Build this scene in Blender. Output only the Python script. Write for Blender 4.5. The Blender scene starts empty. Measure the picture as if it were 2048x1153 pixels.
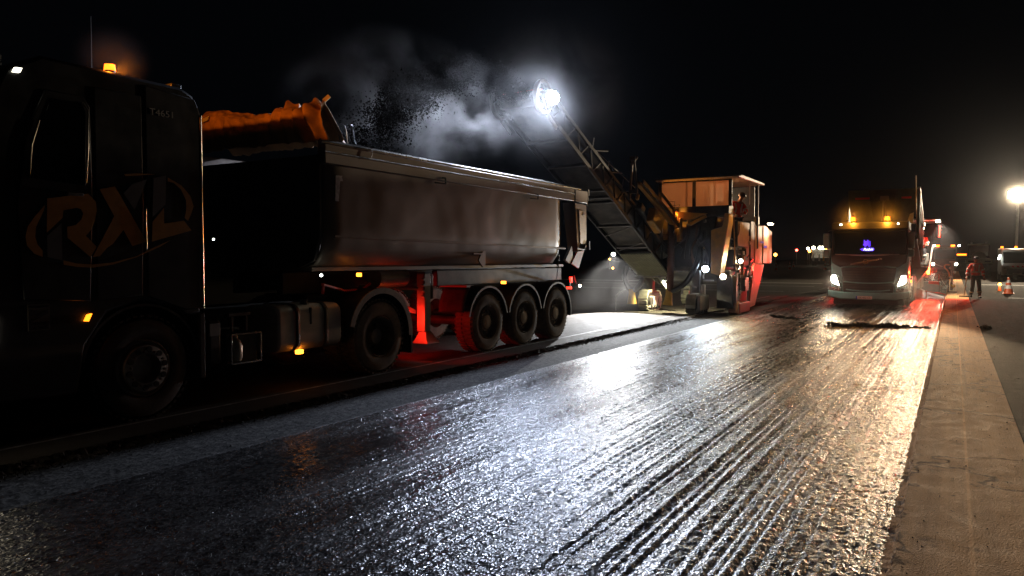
import bpy, bmesh, math, random
import numpy as np
from mathutils import Vector, Matrix, noise as mnoise
R = math.radians
random.seed(7); rng = np.random.default_rng(7)
scene = bpy.context.scene
COL = scene.collection

# ------------------------------------------------------------------ camera, world, exposure
cam = bpy.data.cameras.new('camera'); cam.sensor_width = 36; cam.lens = 1480 / 2048 * 36
cam.clip_start = 0.05; cam.clip_end = 3000
co = bpy.data.objects.new('camera', cam); COL.objects.link(co)
co.location = (0, 0, 1.64)
co.rotation_euler = (R(90) - math.atan(57.5 / 1480), 0, R(30.83))
scene.camera = co
world = bpy.data.worlds.new('World'); scene.world = world; world.use_nodes = True
bg = world.node_tree.nodes['Background']
bg.inputs[0].default_value = (0.55, 0.7, 1.0, 1); bg.inputs[1].default_value = 0.0012     # moonless night sky
scene.view_settings.view_transform = 'Standard'; scene.view_settings.look = 'None'
scene.view_settings.exposure = 0; scene.view_settings.gamma = 1; scene.view_settings.use_curve_mapping = False
scene.cycles.max_bounces = 6; scene.cycles.diffuse_bounces = 3; scene.cycles.glossy_bounces = 3
scene.cycles.volume_bounces = 0; scene.cycles.transmission_bounces = 4; scene.cycles.transparent_max_bounces = 8
scene.cycles.sample_clamp_indirect = 1.5; scene.cycles.sample_clamp_direct = 40.0
scene.cycles.caustics_reflective = False; scene.cycles.caustics_refractive = False
scene.cycles.use_denoising = True
scene.cycles.use_adaptive_sampling = False
scene.cycles.volume_step_rate = 1.0; scene.cycles.volume_max_steps = 256

# ------------------------------------------------------------------ materials
def nodes(name):
    m = bpy.data.materials.new(name); m.use_nodes = True
    nt = m.node_tree; return m, nt, nt.nodes, nt.links, nt.nodes['Principled BSDF']

def M(name, col, rough=.5, metal=0., var=.35, scale=6., bump=.0, bscale=60., dirt=None, dirt_amt=.5, coat=0., stretch=None, spec=.5):
    """painted / metal / rubber surface with uneven colour, wear and an optional dust colour"""
    m, nt, N, L, P = nodes(name)
    tc = N.new('ShaderNodeTexCoord'); src = tc.outputs['Object']
    if stretch:
        mp = N.new('ShaderNodeMapping'); mp.inputs['Scale'].default_value = stretch
        L.new(src, mp.inputs[0]); src = mp.outputs[0]
    n1 = N.new('ShaderNodeTexNoise'); n1.inputs['Scale'].default_value = scale; n1.inputs['Detail'].default_value = 6
    L.new(src, n1.inputs['Vector'])
    mr = N.new('ShaderNodeMapRange'); mr.inputs['From Min'].default_value = .3; mr.inputs['From Max'].default_value = .7
    mr.inputs['To Min'].default_value = 1 - var; mr.inputs['To Max'].default_value = 1 + var * .4
    L.new(n1.outputs['Fac'], mr.inputs['Value'])
    mx = N.new('ShaderNodeMix'); mx.data_type = 'RGBA'; mx.blend_type = 'MULTIPLY'; mx.inputs['Factor'].default_value = 1
    mx.inputs['A'].default_value = (*col, 1); L.new(mr.outputs[0], mx.inputs['B'])
    out = mx.outputs['Result']
    if dirt:
        n2 = N.new('ShaderNodeTexNoise'); n2.inputs['Scale'].default_value = scale * .45; n2.inputs['Detail'].default_value = 9
        n2.inputs['Roughness'].default_value = .7
        L.new(src, n2.inputs['Vector'])
        m2 = N.new('ShaderNodeMapRange'); m2.inputs['From Min'].default_value = .38; m2.inputs['From Max'].default_value = .66
        m2.inputs['To Max'].default_value = dirt_amt; L.new(n2.outputs['Fac'], m2.inputs['Value'])
        md = N.new('ShaderNodeMix'); md.data_type = 'RGBA'; L.new(m2.outputs[0], md.inputs['Factor'])
        L.new(out, md.inputs['A']); md.inputs['B'].default_value = (*dirt, 1); out = md.outputs['Result']
    L.new(out, P.inputs['Base Color'])
    mr2 = N.new('ShaderNodeMapRange'); mr2.inputs['To Min'].default_value = max(.03, rough - .12); mr2.inputs['To Max'].default_value = min(1, rough + .18)
    L.new(n1.outputs['Fac'], mr2.inputs['Value']); L.new(mr2.outputs[0], P.inputs['Roughness'])
    P.inputs['Metallic'].default_value = metal; P.inputs['Coat Weight'].default_value = coat
    P.inputs['Specular IOR Level'].default_value = spec
    if bump:
        n3 = N.new('ShaderNodeTexNoise'); n3.inputs['Scale'].default_value = bscale; n3.inputs['Detail'].default_value = 4
        L.new(src, n3.inputs['Vector'])
        b = N.new('ShaderNodeBump'); b.inputs['Strength'].default_value = 1; b.inputs['Distance'].default_value = bump
        L.new(n3.outputs['Fac'], b.inputs['Height']); L.new(b.outputs[0], P.inputs['Normal'])
    return m

def EM(name, col, strength):
    m, nt, N, L, P = nodes(name)
    P.inputs['Base Color'].default_value = (*[c * .6 for c in col], 1); P.inputs['Roughness'].default_value = .3
    P.inputs['Emission Color'].default_value = (*col, 1); P.inputs['Emission Strength'].default_value = strength
    return m

DUST = (.2, .165, .125)
mt = dict(
    navy=M('navy_cab_paint', (.005, .006, .009), .36, var=.3, coat=.15, dirt=(.016, .015, .014), dirt_amt=.3),
    blackplastic=M('black_plastic', (.008, .008, .009), .5, var=.4, bump=.0005, bscale=200, dirt=(.035, .032, .03), dirt_amt=.35),
    blackmetal=M('black_chassis_paint', (.015, .015, .016), .5, var=.4, dirt=DUST, dirt_amt=.3),
    glass=M('dark_cab_glass', (.006, .007, .008), .06, var=.2),
    rubber=M('rubber', (.02, .02, .02), .75, var=.4, bump=.002, bscale=60, dirt=(.12, .10, .08), dirt_amt=.6),
    dustyrubber=M('dusty_tyre_rubber', (.17, .14, .105), .9, var=.5, scale=5, bump=.003, bscale=50, dirt=(.42, .33, .23), dirt_amt=.9),
    rim=M('steel_rim', (.62, .55, .46), .42, .25, var=.5, dirt=(.09, .075, .06), dirt_amt=.55),
    dustyrim=M('dusty_rim', (.42, .33, .23), .6, .1, var=.5, dirt=(.06, .05, .04), dirt_amt=.5),
    alu=M('aluminium', (.72, .62, .48), .42, .3, var=.35, scale=3, dirt=(.22, .17, .12), dirt_amt=.5, stretch=(1, .3, 1)),
    tub=M('worn_steel_tub', (.21, .165, .13), .45, .3, var=.22, scale=1.6, bump=.004, bscale=1.2, dirt=(.20, .15, .10), dirt_amt=.6),
    railmetal=M('polished_rail', (.7, .66, .58), .2, .9, var=.3, scale=2),
    whitemetal=M('white_painted_metal', (.62, .60, .55), .45, var=.25, dirt=DUST, dirt_amt=.5),
    convdark=M('dark_conveyor_paint', (.014, .014, .015), .5, var=.4, dirt=(.028, .024, .02), dirt_amt=.4),
    greymetal=M('grey_metal', (.20, .20, .19), .45, .3, var=.4, dirt=DUST, dirt_amt=.45),
    darkgrey=M('dark_grey_paint', (.045, .045, .05), .45, var=.4, dirt=DUST, dirt_amt=.35),
    orange=M('amber_machine_paint', (.62, .30, .05), .38, var=.25, dirt=(.22, .15, .08), dirt_amt=.5),
    salmon=M('red_lit_cover_paint', (.50, .21, .11), .4, var=.3, dirt=(.22, .13, .08), dirt_amt=.5),  # red and amber lamp tint put into the cover colour
    cream=M('cream_machine_paint', (.60, .52, .42), .4, var=.25, dirt=(.25, .2, .15), dirt_amt=.5),
    hose=M('brown_suction_hose', (.12, .05, .03), .55, var=.3, bump=.003, bscale=30),
    blackhose=M('black_suction_hose', (.016, .016, .018), .3, var=.3),
    boot=M('amber_rubber_boot', (.60, .33, .03), .5, var=.3, dirt=(.2, .14, .05), dirt_amt=.5),
    trackmetal=M('track_shoe_steel', (.46, .43, .33), .5, .4, var=.4, dirt=(.2, .17, .1), dirt_amt=.6),
    teal=M('teal_cab_paint', (.17, .40, .40), .3, var=.15, coat=.3, dirt=(.2, .2, .18), dirt_amt=.35),
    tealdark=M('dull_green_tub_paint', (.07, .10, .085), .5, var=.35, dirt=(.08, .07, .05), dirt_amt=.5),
    mastard=M('galvanised_mast', (.45, .45, .43), .45, .5, var=.3),
    tarp=M('canvas_tarp', (.62, .34, .15), .75, var=.35, scale=4, bump=.003, bscale=25, dirt=(.12, .08, .05), dirt_amt=.6),
    tape=M('retroreflective_tape', (.92, .85, .6), .35, var=.1),
    whitetape=M('white_reflective_tape', (.85, .80, .76), .4, var=.3, scale=25, dirt=(.2, .16, .12), dirt_amt=.6),
    redtape=M('red_reflective_tape', (.85, .03, .025), .4, var=.25, dirt=(.4, .03, .03), dirt_amt=.3),
    redpaint=M('red_paint', (.6, .04, .03), .4, var=.2, dirt=(.2, .05, .04), dirt_amt=.4),
    gold=M('amber_logo_vinyl', (.55, .25, .04), .55, var=.25, scale=9),
    greyvinyl=M('grey_logo_vinyl', (.12, .12, .12), .55, var=.25),
    palevinyl=M('pale_lettering_vinyl', (.35, .34, .32), .5, var=.2),
    hivis=M('red_work_jacket', (.78, .07, .03), .85, var=.3, bump=.004, bscale=18),
    darkcloth=M('dark_work_trousers', (.015, .015, .02), .9, var=.3, bump=.004, bscale=16),
    skin=M('skin', (.42, .24, .16), .55, var=.12),
    hair=M('dark_hair', (.012, .01, .008), .7, var=.3),
    helmet=M('dark_helmet', (.03, .03, .035), .35, var=.2),
    wood=M('wooden_handle', (.30, .19, .10), .6, var=.3, stretch=(1, 1, .2)),
    coneorange=M('cone_orange_plastic', (.72, .12, .03), .45, var=.2, dirt=(.25, .1, .05), dirt_amt=.5),
    conewhite=M('cone_white_band', (.8, .78, .74), .4, var=.2, dirt=(.4, .35, .3), dirt_amt=.4),
    hosepaint=M('orange_hose', (.75, .26, .08), .45, var=.15),
    yellow=M('yellow_paint', (.7, .45, .05), .4, var=.2),
    cabin=M('cabin_cloth', (.25, .22, .2), .8, var=.2),
    blueplate=M('blue_plate_band', (.03, .05, .4), .4, var=.1),
    plate=M('white_number_plate', (.75, .73, .66), .4, var=.1),
    ink=M('black_ink', (.01, .01, .01), .5, var=.1),
    sticker=M('dark_sticker', (.10, .09, .07), .6, var=.3),  # plate colour kept dark
    millings=M('backlit_millings', (.003, .003, .003), 1., var=.3, spec=.05),  # near black: the backlit silhouette is put into the colour
    asphaltlump=M('asphalt_lumps', (.022, .021, .02), .8, var=.5, scale=30, bump=.004, bscale=80),
    rollergreen=M('pale_roller_paint', (.42, .43, .28), .4, var=.2, dirt=(.2, .18, .12), dirt_amt=.4),
    steel=M('drum_steel', (.4, .38, .35), .35, .8, var=.3, dirt=(.1, .09, .07), dirt_amt=.5),
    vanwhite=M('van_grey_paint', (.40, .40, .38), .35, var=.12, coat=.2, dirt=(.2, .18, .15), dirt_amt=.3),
    gravel=M('fresh_asphalt_mat', (.10, .10, .11), .6, var=.5, scale=40, bump=.008, bscale=60),
)
mt['amber'] = EM('amber_beacon', (1, .16, .008), 5)
mt['amberfar'] = EM('amber_beacon_far', (1, .17, .008), 7)
mt['ambermark'] = EM('amber_marker', (1, .22, .01), 4)
mt['ambermark2'] = EM('amber_side_marker', (1, .28, .02), 7)
mt['whitemark'] = EM('white_marker', (1, .95, .75), 3)
mt['whitedot'] = EM('white_dot_glow', (.95, 1, .9), 10)
mt['led'] = EM('cold_led_lens', (.72, .84, 1), 45)
mt['warm'] = EM('warm_work_lens', (1, .85, .6), 25)
mt['head'] = EM('headlamp_lens', (1, .92, .72), 30)
mt['headdim'] = EM('near_headlamp_lens', (1, .85, .6), 6)
mt['flood'] = EM('floodlight_lens', (1, .97, .85), 40)
mt['redbar'] = EM('red_light_bar', (1, .022, .012), 10)
mt['redlamp'] = EM('red_work_lamp', (1, .16, .02), 25)
mt['tail'] = EM('tail_lamp', (1, .02, .01), 8)
mt['taillit'] = EM('bright_tail_lamp', (1, .12, .02), 30)
mt['bluesign'] = EM('blue_led_sign', (.13, .04, 1), 1.6)
mt['bluetext'] = EM('pale_blue_led_text', (.45, .55, 1), 5)
mt['farwhite'] = EM('far_white_lamp', (1, .95, .7), 20)
mt['faramber'] = EM('far_amber_lamp', (1, .42, .06), 10)
mt['farred'] = EM('far_red_lamp', (1, .05, .03), 30)

# pane of the canopy: thin tinted glass that passes light
def glass_pane():
    m, nt, N, L, P = nodes('dusty_canopy_glass')
    P.inputs['Base Color'].default_value = (.10, .08, .07, 1); P.inputs['Roughness'].default_value = .25
    t = N.new('ShaderNodeBsdfTranslucent'); n = N.new('ShaderNodeTexNoise'); n.inputs['Scale'].default_value = 1.6; n.inputs['Detail'].default_value = 5
    c = N.new('ShaderNodeMix'); c.data_type = 'RGBA'; L.new(n.outputs['Fac'], c.inputs['Factor'])
    c.inputs['A'].default_value = (.75, .50, .34, 1); c.inputs['B'].default_value = (.95, .80, .66, 1); L.new(c.outputs['Result'], t.inputs['Color'])
    mx = N.new('ShaderNodeMixShader'); mx.inputs[0].default_value = .8; L.new(P.outputs[0], mx.inputs[1]); L.new(t.outputs[0], mx.inputs[2])
    L.new(mx.outputs[0], N['Material Output'].inputs['Surface']); return m
mt['pane'] = glass_pane()

# ------------------------------------------------------------------ geometry helpers
class MB:
    def __init__(s): s.v = []; s.f = []
    def add(s, vs, fs):
        o = len(s.v); s.v += [tuple(p) for p in vs]; s.f += [tuple(i + o for i in f) for f in fs]; return s
    def box(s, x0, x1, y0, y1, z0, z1):
        x0, x1 = sorted((x0, x1)); y0, y1 = sorted((y0, y1)); z0, z1 = sorted((z0, z1))
        return s.add([(x0,y0,z0),(x1,y0,z0),(x1,y1,z0),(x0,y1,z0),(x0,y0,z1),(x1,y0,z1),(x1,y1,z1),(x0,y1,z1)],
                     [(0,3,2,1),(4,5,6,7),(0,1,5,4),(1,2,6,5),(2,3,7,6),(3,0,4,7)])
    def obox(s, c, size, rot=(0, 0, 0)):
        m = MB().box(-size[0]/2, size[0]/2, -size[1]/2, size[1]/2, -size[2]/2, size[2]/2)
        from mathutils import Euler
        E = Euler(rot).to_matrix(); c = Vector(c)
        return s.add([E @ Vector(p) + c for p in m.v], m.f)
    def bar(s, p0, p1, w, h=None, up=(0, 0, 1)):
        h = h or w; p0 = Vector(p0); p1 = Vector(p1); d = (p1 - p0).normalized(); up = Vector(up)
        if abs(d.dot(up)) > .98: up = Vector((1, 0, 0))
        a = d.cross(up).normalized(); b = a.cross(d)
        vs = [p + a*i*w/2 + b*j*h/2 for p in (p0, p1) for i, j in ((-1,-1),(1,-1),(1,1),(-1,1))]
        return s.add(vs, [(0,3,2,1),(4,5,6,7),(0,1,5,4),(1,2,6,5),(2,3,7,6),(3,0,4,7)])
    def cyl(s, p0, p1, r0, r1=None, n=16, cap=True):
        r1 = r0 if r1 is None else r1
        p0 = Vector(p0); p1 = Vector(p1); d = (p1 - p0).normalized()
        a = d.orthogonal().normalized(); b = d.cross(a)
        vs = [p + (a*math.cos(t) + b*math.sin(t)) * r for p, r in ((p0, r0), (p1, r1)) for t in [2*math.pi*i/n for i in range(n)]]
        fs = [(i, (i+1) % n, n + (i+1) % n, n + i) for i in range(n)]
        if cap: fs += [tuple(range(n-1, -1, -1)), tuple(range(n, 2*n))]
        return s.add(vs, fs)
    def tube(s, pts, r, n=8, closed=False):
        pts = [Vector(p) for p in pts]; k = len(pts); rs = r if isinstance(r, (list, tuple)) else [r]*k
        vs = []; a = None
        for i, p in enumerate(pts):
            q0 = pts[i-1] if (i or closed) else p; q1 = pts[(i+1) % k] if (i < k-1 or closed) else p
            d = (q1 - q0).normalized()
            a = d.orthogonal().normalized() if a is None else (a - d*a.dot(d)).normalized()
            b = d.cross(a)
            vs += [p + (a*math.cos(2*math.pi*j/n) + b*math.sin(2*math.pi*j/n))*rs[i] for j in range(n)]
        fs = []
        for i in range(k if closed else k-1):
            i2 = (i+1) % k
            fs += [(i*n+j, i*n+(j+1) % n, i2*n+(j+1) % n, i2*n+j) for j in range(n)]
        if not closed: fs += [tuple(range(n-1, -1, -1)), tuple(range((k-1)*n, k*n))]
        return s.add(vs, fs)
    def prism(s, pts, axis, a, b):
        def mk(p, t): return {'x': (t, p[0], p[1]), 'y': (p[0], t, p[1]), 'z': (p[0], p[1], t)}[axis]
        n = len(pts); vs = [mk(p, a) for p in pts] + [mk(p, b) for p in pts]
        return s.add(vs, [tuple(range(n-1, -1, -1)), tuple(range(n, 2*n))] + [(i, (i+1) % n, n+(i+1) % n, n+i) for i in range(n)])
    def lathe(s, prof, o, axis=(1, 0, 0), n=32, closed=False, cap0=True):
        o = Vector(o); d = Vector(axis).normalized(); a = d.orthogonal().normalized(); b = d.cross(a); k = len(prof)
        vs = [o + d*h + (a*math.cos(2*math.pi*j/n) + b*math.sin(2*math.pi*j/n))*r for r, h in prof for j in range(n)]
        fs = []
        for i in range(k if closed else k-1):
            i2 = (i+1) % k
            fs += [(i*n+j, i*n+(j+1) % n, i2*n+(j+1) % n, i2*n+j) for j in range(n)]
        if not closed: fs += ([tuple(range(n-1, -1, -1))] if cap0 else []) + [tuple(range((k-1)*n, k*n))]
        return s.add(vs, fs)
    def grid(s, fn, nu, nv):
        vs = [fn(i/(nu-1), j/(nv-1)) for j in range(nv) for i in range(nu)]
        return s.add(vs, [(j*nu+i, j*nu+i+1, (j+1)*nu+i+1, (j+1)*nu+i) for j in range(nv-1) for i in range(nu-1)])
    def ball(s, c, r, n=12, m=8, sc=(1, 1, 1)):
        c = Vector(c); vs = []; fs = []
        for i in range(m+1):
            ph = math.pi*i/m
            vs += [c + Vector((math.sin(ph)*math.cos(2*math.pi*j/n)*r*sc[0], math.sin(ph)*math.sin(2*math.pi*j/n)*r*sc[1], math.cos(ph)*r*sc[2])) for j in range(n)]
        for i in range(m): fs += [(i*n+j, (i+1)*n+j, (i+1)*n+(j+1) % n, i*n+(j+1) % n) for j in range(n)]
        return s.add(vs, fs)
    def islands(s):
        p = list(range(len(s.v)))
        def find(a):
            while p[a] != a: p[a] = p[p[a]]; a = p[a]
            return a
        for f in s.f:
            for q in f[1:]: p[find(q)] = find(f[0])
        g = {}
        for f in s.f: g.setdefault(find(f[0]), []).append(f)
        out = []
        for fs in g.values():
            ids = sorted({q for f in fs for q in f}); mp = {q: i for i, q in enumerate(ids)}
            b = MB(); b.v = [s.v[q] for q in ids]; b.f = [tuple(mp[q] for q in f) for f in fs]; out.append(b)
        return out
    def split(s, name, mat, parent=None, **k):                      # every separate piece an object of its own
        return [b.build(name, mat, parent, **k) for b in s.islands()][0]
    def build(s, name, mat, parent=None, bevel=0., smooth=38, solid=0., label=None, fix=True):
        off = Vector((0, 0, 0)); p = parent
        while p is not None: off += p.location; p = p.parent
        me = bpy.data.meshes.new(name)
        me.from_pydata([tuple(Vector(q) - off) for q in s.v], [], s.f)
        if fix:
            bm = bmesh.new(); bm.from_mesh(me); bmesh.ops.remove_doubles(bm, verts=bm.verts, dist=1e-5)
            bmesh.ops.recalc_face_normals(bm, faces=bm.faces); bm.to_mesh(me); bm.free()
        me.materials.append(mt[mat] if isinstance(mat, str) else mat)
        o = bpy.data.objects.new(name, me); COL.objects.link(o)
        if smooth:
            me.polygons.foreach_set('use_smooth', [True]*len(me.polygons)); me.set_sharp_from_angle(angle=R(smooth))
        if solid:
            sm = o.modifiers.new('solid', 'SOLIDIFY'); sm.thickness = solid; sm.offset = 0
        if bevel:
            b = o.modifiers.new('bevel', 'BEVEL'); b.width = bevel; b.segments = 2; b.limit_method = 'ANGLE'; b.angle_limit = R(35)
        if parent: o.parent = parent
        if label: o['label'] = label
        return o

def thing(name, label, cat, loc=(0, 0, 0), group=None):
    o = bpy.data.objects.new(name, None); COL.objects.link(o); o.location = loc; o.empty_display_size = .2
    o['label'] = label; o['category'] = cat; o['kind'] = 'thing'
    if group: o['group'] = group
    return o
def tag(o, label, cat, group=None, kind='thing'):
    o['label'] = label; o['category'] = cat; o['kind'] = kind
    if group: o['group'] = group
    return o
def setting(o, label, kind='structure'):
    o['kind'] = kind; o['label'] = label; return o
def part(name, parent):
    o = bpy.data.objects.new(name, None); COL.objects.link(o); o.parent = parent; return o
def copy_tree(o, parent=None):
    c = o.copy(); COL.objects.link(c); c.parent = parent
    for ch in list(o.children): copy_tree(ch, c)
    return c

def spot(loc, tgt, power, col, angle=90, blend=.6, radius=.05, parent=None):
    l = bpy.data.lights.new('lamp', 'SPOT'); l.energy = power; l.color = col; l.spot_size = R(angle); l.spot_blend = blend; l.shadow_soft_size = radius
    o = bpy.data.objects.new('lamp', l); COL.objects.link(o); loc = Vector(loc)
    off = Vector((0, 0, 0)); p = parent
    while p is not None: off += p.location; p = p.parent
    o.location = loc - off; o.rotation_euler = (Vector(tgt) - loc).to_track_quat('-Z', 'Y').to_euler(); o.parent = parent
    return o
def point(loc, power, col, radius=.05, parent=None):
    l = bpy.data.lights.new('lamp', 'POINT'); l.energy = power; l.color = col; l.shadow_soft_size = radius
    o = bpy.data.objects.new('lamp', l); COL.objects.link(o)
    off = Vector((0, 0, 0)); p = parent
    while p is not None: off += p.location; p = p.parent
    o.location = Vector(loc) - off; o.parent = parent
    return o

def text_mesh(s, size, shear=0.):
    c = bpy.data.curves.new('lettering', 'FONT'); c.body = s; c.size = size; c.align_x = 'CENTER'; c.align_y = 'CENTER'; c.extrude = .002; c.shear = shear
    o = bpy.data.objects.new('lettering', c); COL.objects.link(o)
    dg = bpy.context.evaluated_depsgraph_get(); me = bpy.data.meshes.new_from_object(o.evaluated_get(dg))
    bpy.data.objects.remove(o); return me
def lettering(s, size, mat, parent, c, right, up, name='lettering', shear=0., xs=1.):
    me = text_mesh(s, size, shear); me.materials.clear(); me.materials.append(mt[mat])
    r = Vector(right).normalized(); u = Vector(up).normalized(); n = r.cross(u)
    mat4 = Matrix(((r.x, u.x, n.x, c[0]), (r.y, u.y, n.y, c[1]), (r.z, u.z, n.z, c[2]), (0, 0, 0, 1)))
    off = Vector((0, 0, 0)); p = parent
    while p is not None: off += p.location; p = p.parent
    me.transform(Matrix.Translation(-off) @ mat4 @ Matrix.Diagonal((xs, 1, 1, 1)))
    o = bpy.data.objects.new(name, me); COL.objects.link(o); o.parent = parent; return o

def wheel_parts(root, c, r=.53, w=.32, side=1, style='truck', tyre='dustyrubber', rim='dustyrim', n_hole=10, near=False):
    """wheel whose outer face points to +x (side=1) or -x"""
    wl = part('wheel', root); cx, cy, cz = c; X = (side, 0, 0); s = r / .53
    k = .30 * s
    prof = [(k, -w/2), (.40*s, -w/2 - .005), (.49*s, -w/2 + .015), (r - .012, -w/2 + .06), (r, 0), (r - .012, w/2 - .06), (.49*s, w/2 - .015), (.40*s, w/2 + .008), (k + .01, w/2 - .005), (k, w/2 - .02)]
    m = MB().lathe(prof, c, X, 40, closed=True)
    for i in range(44):                                              # tread blocks
        a = 2*math.pi*i/44; d = Vector((0, math.cos(a), math.sin(a)))
        for q in (-1, 1):
            m.obox(Vector(c) + d*(r + .002) + Vector((q*w*.24, 0, 0)), (w*.36, .042*s, .022), (a - math.pi/2, 0, 0))
    m.build('tyre', tyre, wl, smooth=30)
    m = MB()
    if style == 'truck':                                             # convex steerable hub
        m.lathe([(k + .005, w/2 - .03), (k - .02, w/2 + .0), (k - .03, w/2 - .035), (.245*s, w/2 - .05), (.235*s, w/2 + .035), (.15*s, w/2 + .045), (.145*s, w/2 + .02), (.14*s, w/2 - .1)], c, X, 40, cap0=False)
        hr, hx = .195*s, w/2 + .046
    elif style == 'drive':                                           # deep dish rear wheel
        m.lathe([(k + .005, w/2 - .02), (k - .015, w/2 + .004), (k - .03, w/2 - .03), (.27*s, -w/2 + .06), (.24*s, -w/2 + .05), (.15*s, -w/2 + .06)], c, X, 40, cap0=False)
        m.cyl(Vector(c) + Vector(X)*(-w/2 + .06), Vector(c) + Vector(X)*(w/2 - .08), .13*s, .11*s, 20)
        hr, hx = .2*s, -w/2 + .062
    else:                                                            # trailer wheel, slightly inset
        m.lathe([(k + .005, w/2 - .02), (k - .015, w/2 + .004), (k - .035, w/2 - .04), (.25*s, w/2 - .12), (.235*s, w/2 - .08), (.13*s, w/2 - .06), (.125*s, w/2 - .03), (.05*s, w/2 - .02)], c, X, 36, cap0=False)
        hr, hx = .185*s, w/2 - .068
    m.build('rim', rim, wl)
    h = MB(); b = MB()
    for i in range(n_hole):
        a = 2*math.pi*(i + .3)/n_hole; p = Vector(c) + Vector((side*hx, math.cos(a)*hr, math.sin(a)*hr))
        h.cyl(p - Vector(X)*.01, p + Vector(X)*.006, .03*s, n=12)
        a2 = a + math.pi/n_hole; p2 = Vector(c) + Vector((side*hx, math.cos(a2)*(hr - .015), math.sin(a2)*(hr - .015)))
        b.cyl(p2, p2 + Vector(X)*.03, .012, n=6)
    (h.split if near else h.build)('hand_hole', 'ink', wl); (b.split if near and style == 'truck' else b.build)('wheel_nut', 'greymetal', wl)
    return wl
def arc(cy, cz, r, a0, a1, n): return [(cy + r*math.cos(R(a0 + (a1-a0)*i/(n-1))), cz + r*math.sin(R(a0 + (a1-a0)*i/(n-1)))) for i in range(n)]
def arch_strip(name, mat, parent, cy, cz, r, a0, a1, x0, x1, th=.025, n=16):
    return MB().prism(arc(cy, cz, r, a0, a1, n) + arc(cy, cz, r - th, a1, a0, n), 'x', x0, x1).build(name, mat, parent)
# ------------------------------------------------------------------ ground
def pavement(name, base, dark, spots=.4, rough=.8, bump=.004, streak=0., spec=.4):
    m, nt, N, L, P = nodes(name)
    tc = N.new('ShaderNodeTexCoord'); src = tc.outputs['Object']
    def noise(sc, det=6, rg=.6, st=None):
        s0 = src
        if st:
            mp = N.new('ShaderNodeMapping'); mp.inputs['Scale'].default_value = st; L.new(src, mp.inputs[0]); s0 = mp.outputs[0]
        n = N.new('ShaderNodeTexNoise'); n.inputs['Scale'].default_value = sc; n.inputs['Detail'].default_value = det; n.inputs['Roughness'].default_value = rg
        L.new(s0, n.inputs['Vector']); return n.outputs['Fac']
    def rng_(v, a, b, c, d):
        r = N.new('ShaderNodeMapRange'); r.inputs[1].default_value = a; r.inputs[2].default_value = b; r.inputs[3].default_value = c; r.inputs[4].default_value = d
        L.new(v, r.inputs[0]); return r.outputs[0]
    def mix(fac, a, b):
        x = N.new('ShaderNodeMix'); x.data_type = 'RGBA'; L.new(fac, x.inputs['Factor'])
        for k, q in (('A', a), ('B', b)):
            if isinstance(q, tuple): x.inputs[k].default_value = (*q, 1)
            else: L.new(q, x.inputs[k])
        return x.outputs['Result']
    c = mix(rng_(noise(.7, 8, .65), .35, .65, 0, 1), base, tuple(q*.72 for q in base))
    if streak: c = mix(rng_(noise(1., 5, .6, (7., .06, 1)), .42, .68, 0, streak), c, tuple(q*.42 for q in base))
    c = mix(rng_(noise(160, 2, .5), .45, .6, 0, .5), c, tuple(q*1.5 for q in base))
    if spots:
        v = noise(22, 3, .6); c = mix(rng_(v, .64, .70, 0, spots), c, dark)
        c = mix(rng_(noise(3.2, 7, .7), .58, .68, 0, spots*.7), c, dark)
    if streak > .6:                                                  # fine cracks and an old joint along the strip
        wv = N.new('ShaderNodeVectorMath'); wv.operation = 'ADD'; nn = N.new('ShaderNodeTexNoise'); nn.inputs['Scale'].default_value = 2.2; nn.inputs['Detail'].default_value = 6
        L.new(src, nn.inputs['Vector']); L.new(src, wv.inputs[0]); L.new(nn.outputs['Color'], wv.inputs[1])
        vc = N.new('ShaderNodeTexVoronoi'); vc.feature = 'DISTANCE_TO_EDGE'; vc.inputs['Scale'].default_value = .42; L.new(wv.outputs[0], vc.inputs['Vector'])
        c = mix(rng_(vc.outputs['Distance'], .003, .012, .85, 0), c, tuple(q*.15 for q in base))
        sx = N.new('ShaderNodeSeparateXYZ'); L.new(src, sx.inputs[0])
        jt = N.new('ShaderNodeMath'); jt.operation = 'SUBTRACT'; L.new(sx.outputs['X'], jt.inputs[0]); jt.inputs[1].default_value = .12
        ja = N.new('ShaderNodeMath'); ja.operation = 'ABSOLUTE'; L.new(jt.outputs[0], ja.inputs[0])
        c = mix(rng_(ja.outputs[0], .006, .016, .6, 0), c, tuple(min(1, q*1.5) for q in base))
    L.new(c, P.inputs['Base Color']); P.inputs['Specular IOR Level'].default_value = spec
    L.new(rng_(noise(5, 5), .3, .7, rough - .15, min(1, rough + .12)), P.inputs['Roughness'])
    b = N.new('ShaderNodeBump'); b.inputs['Strength'].default_value = 1; b.inputs['Distance'].default_value = bump
    v = N.new('ShaderNodeTexVoronoi'); v.inputs['Scale'].default_value = 110; L.new(src, v.inputs['Vector'])
    L.new(v.outputs['Distance'], b.inputs['Height']); L.new(b.outputs[0], P.inputs['Normal'])
    return m
mt['oldroad'] = pavement('old_dusty_asphalt', (.075, .064, .053), (.02, .018, .016), .5, .85, streak=.5, spec=.08)
mt['strip'] = pavement('worn_pale_asphalt', (.60, .315, .125), (.03, .026, .022), .75, .9, bump=.006, streak=.75, spec=.08)
mt['rightroad'] = pavement('dark_asphalt', (.022, .017, .013), (.01, .009, .008), .5, .95, streak=.4, spec=.04)
mt['grassm'] = M('night_grass', (.02, .028, .012), .95, var=.5, scale=3, bump=.05, bscale=8)
mt['mark'] = M('worn_road_paint', (.48, .46, .42), .7, var=.5, scale=9, dirt=(.08, .07, .06), dirt_amt=.8)

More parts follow.
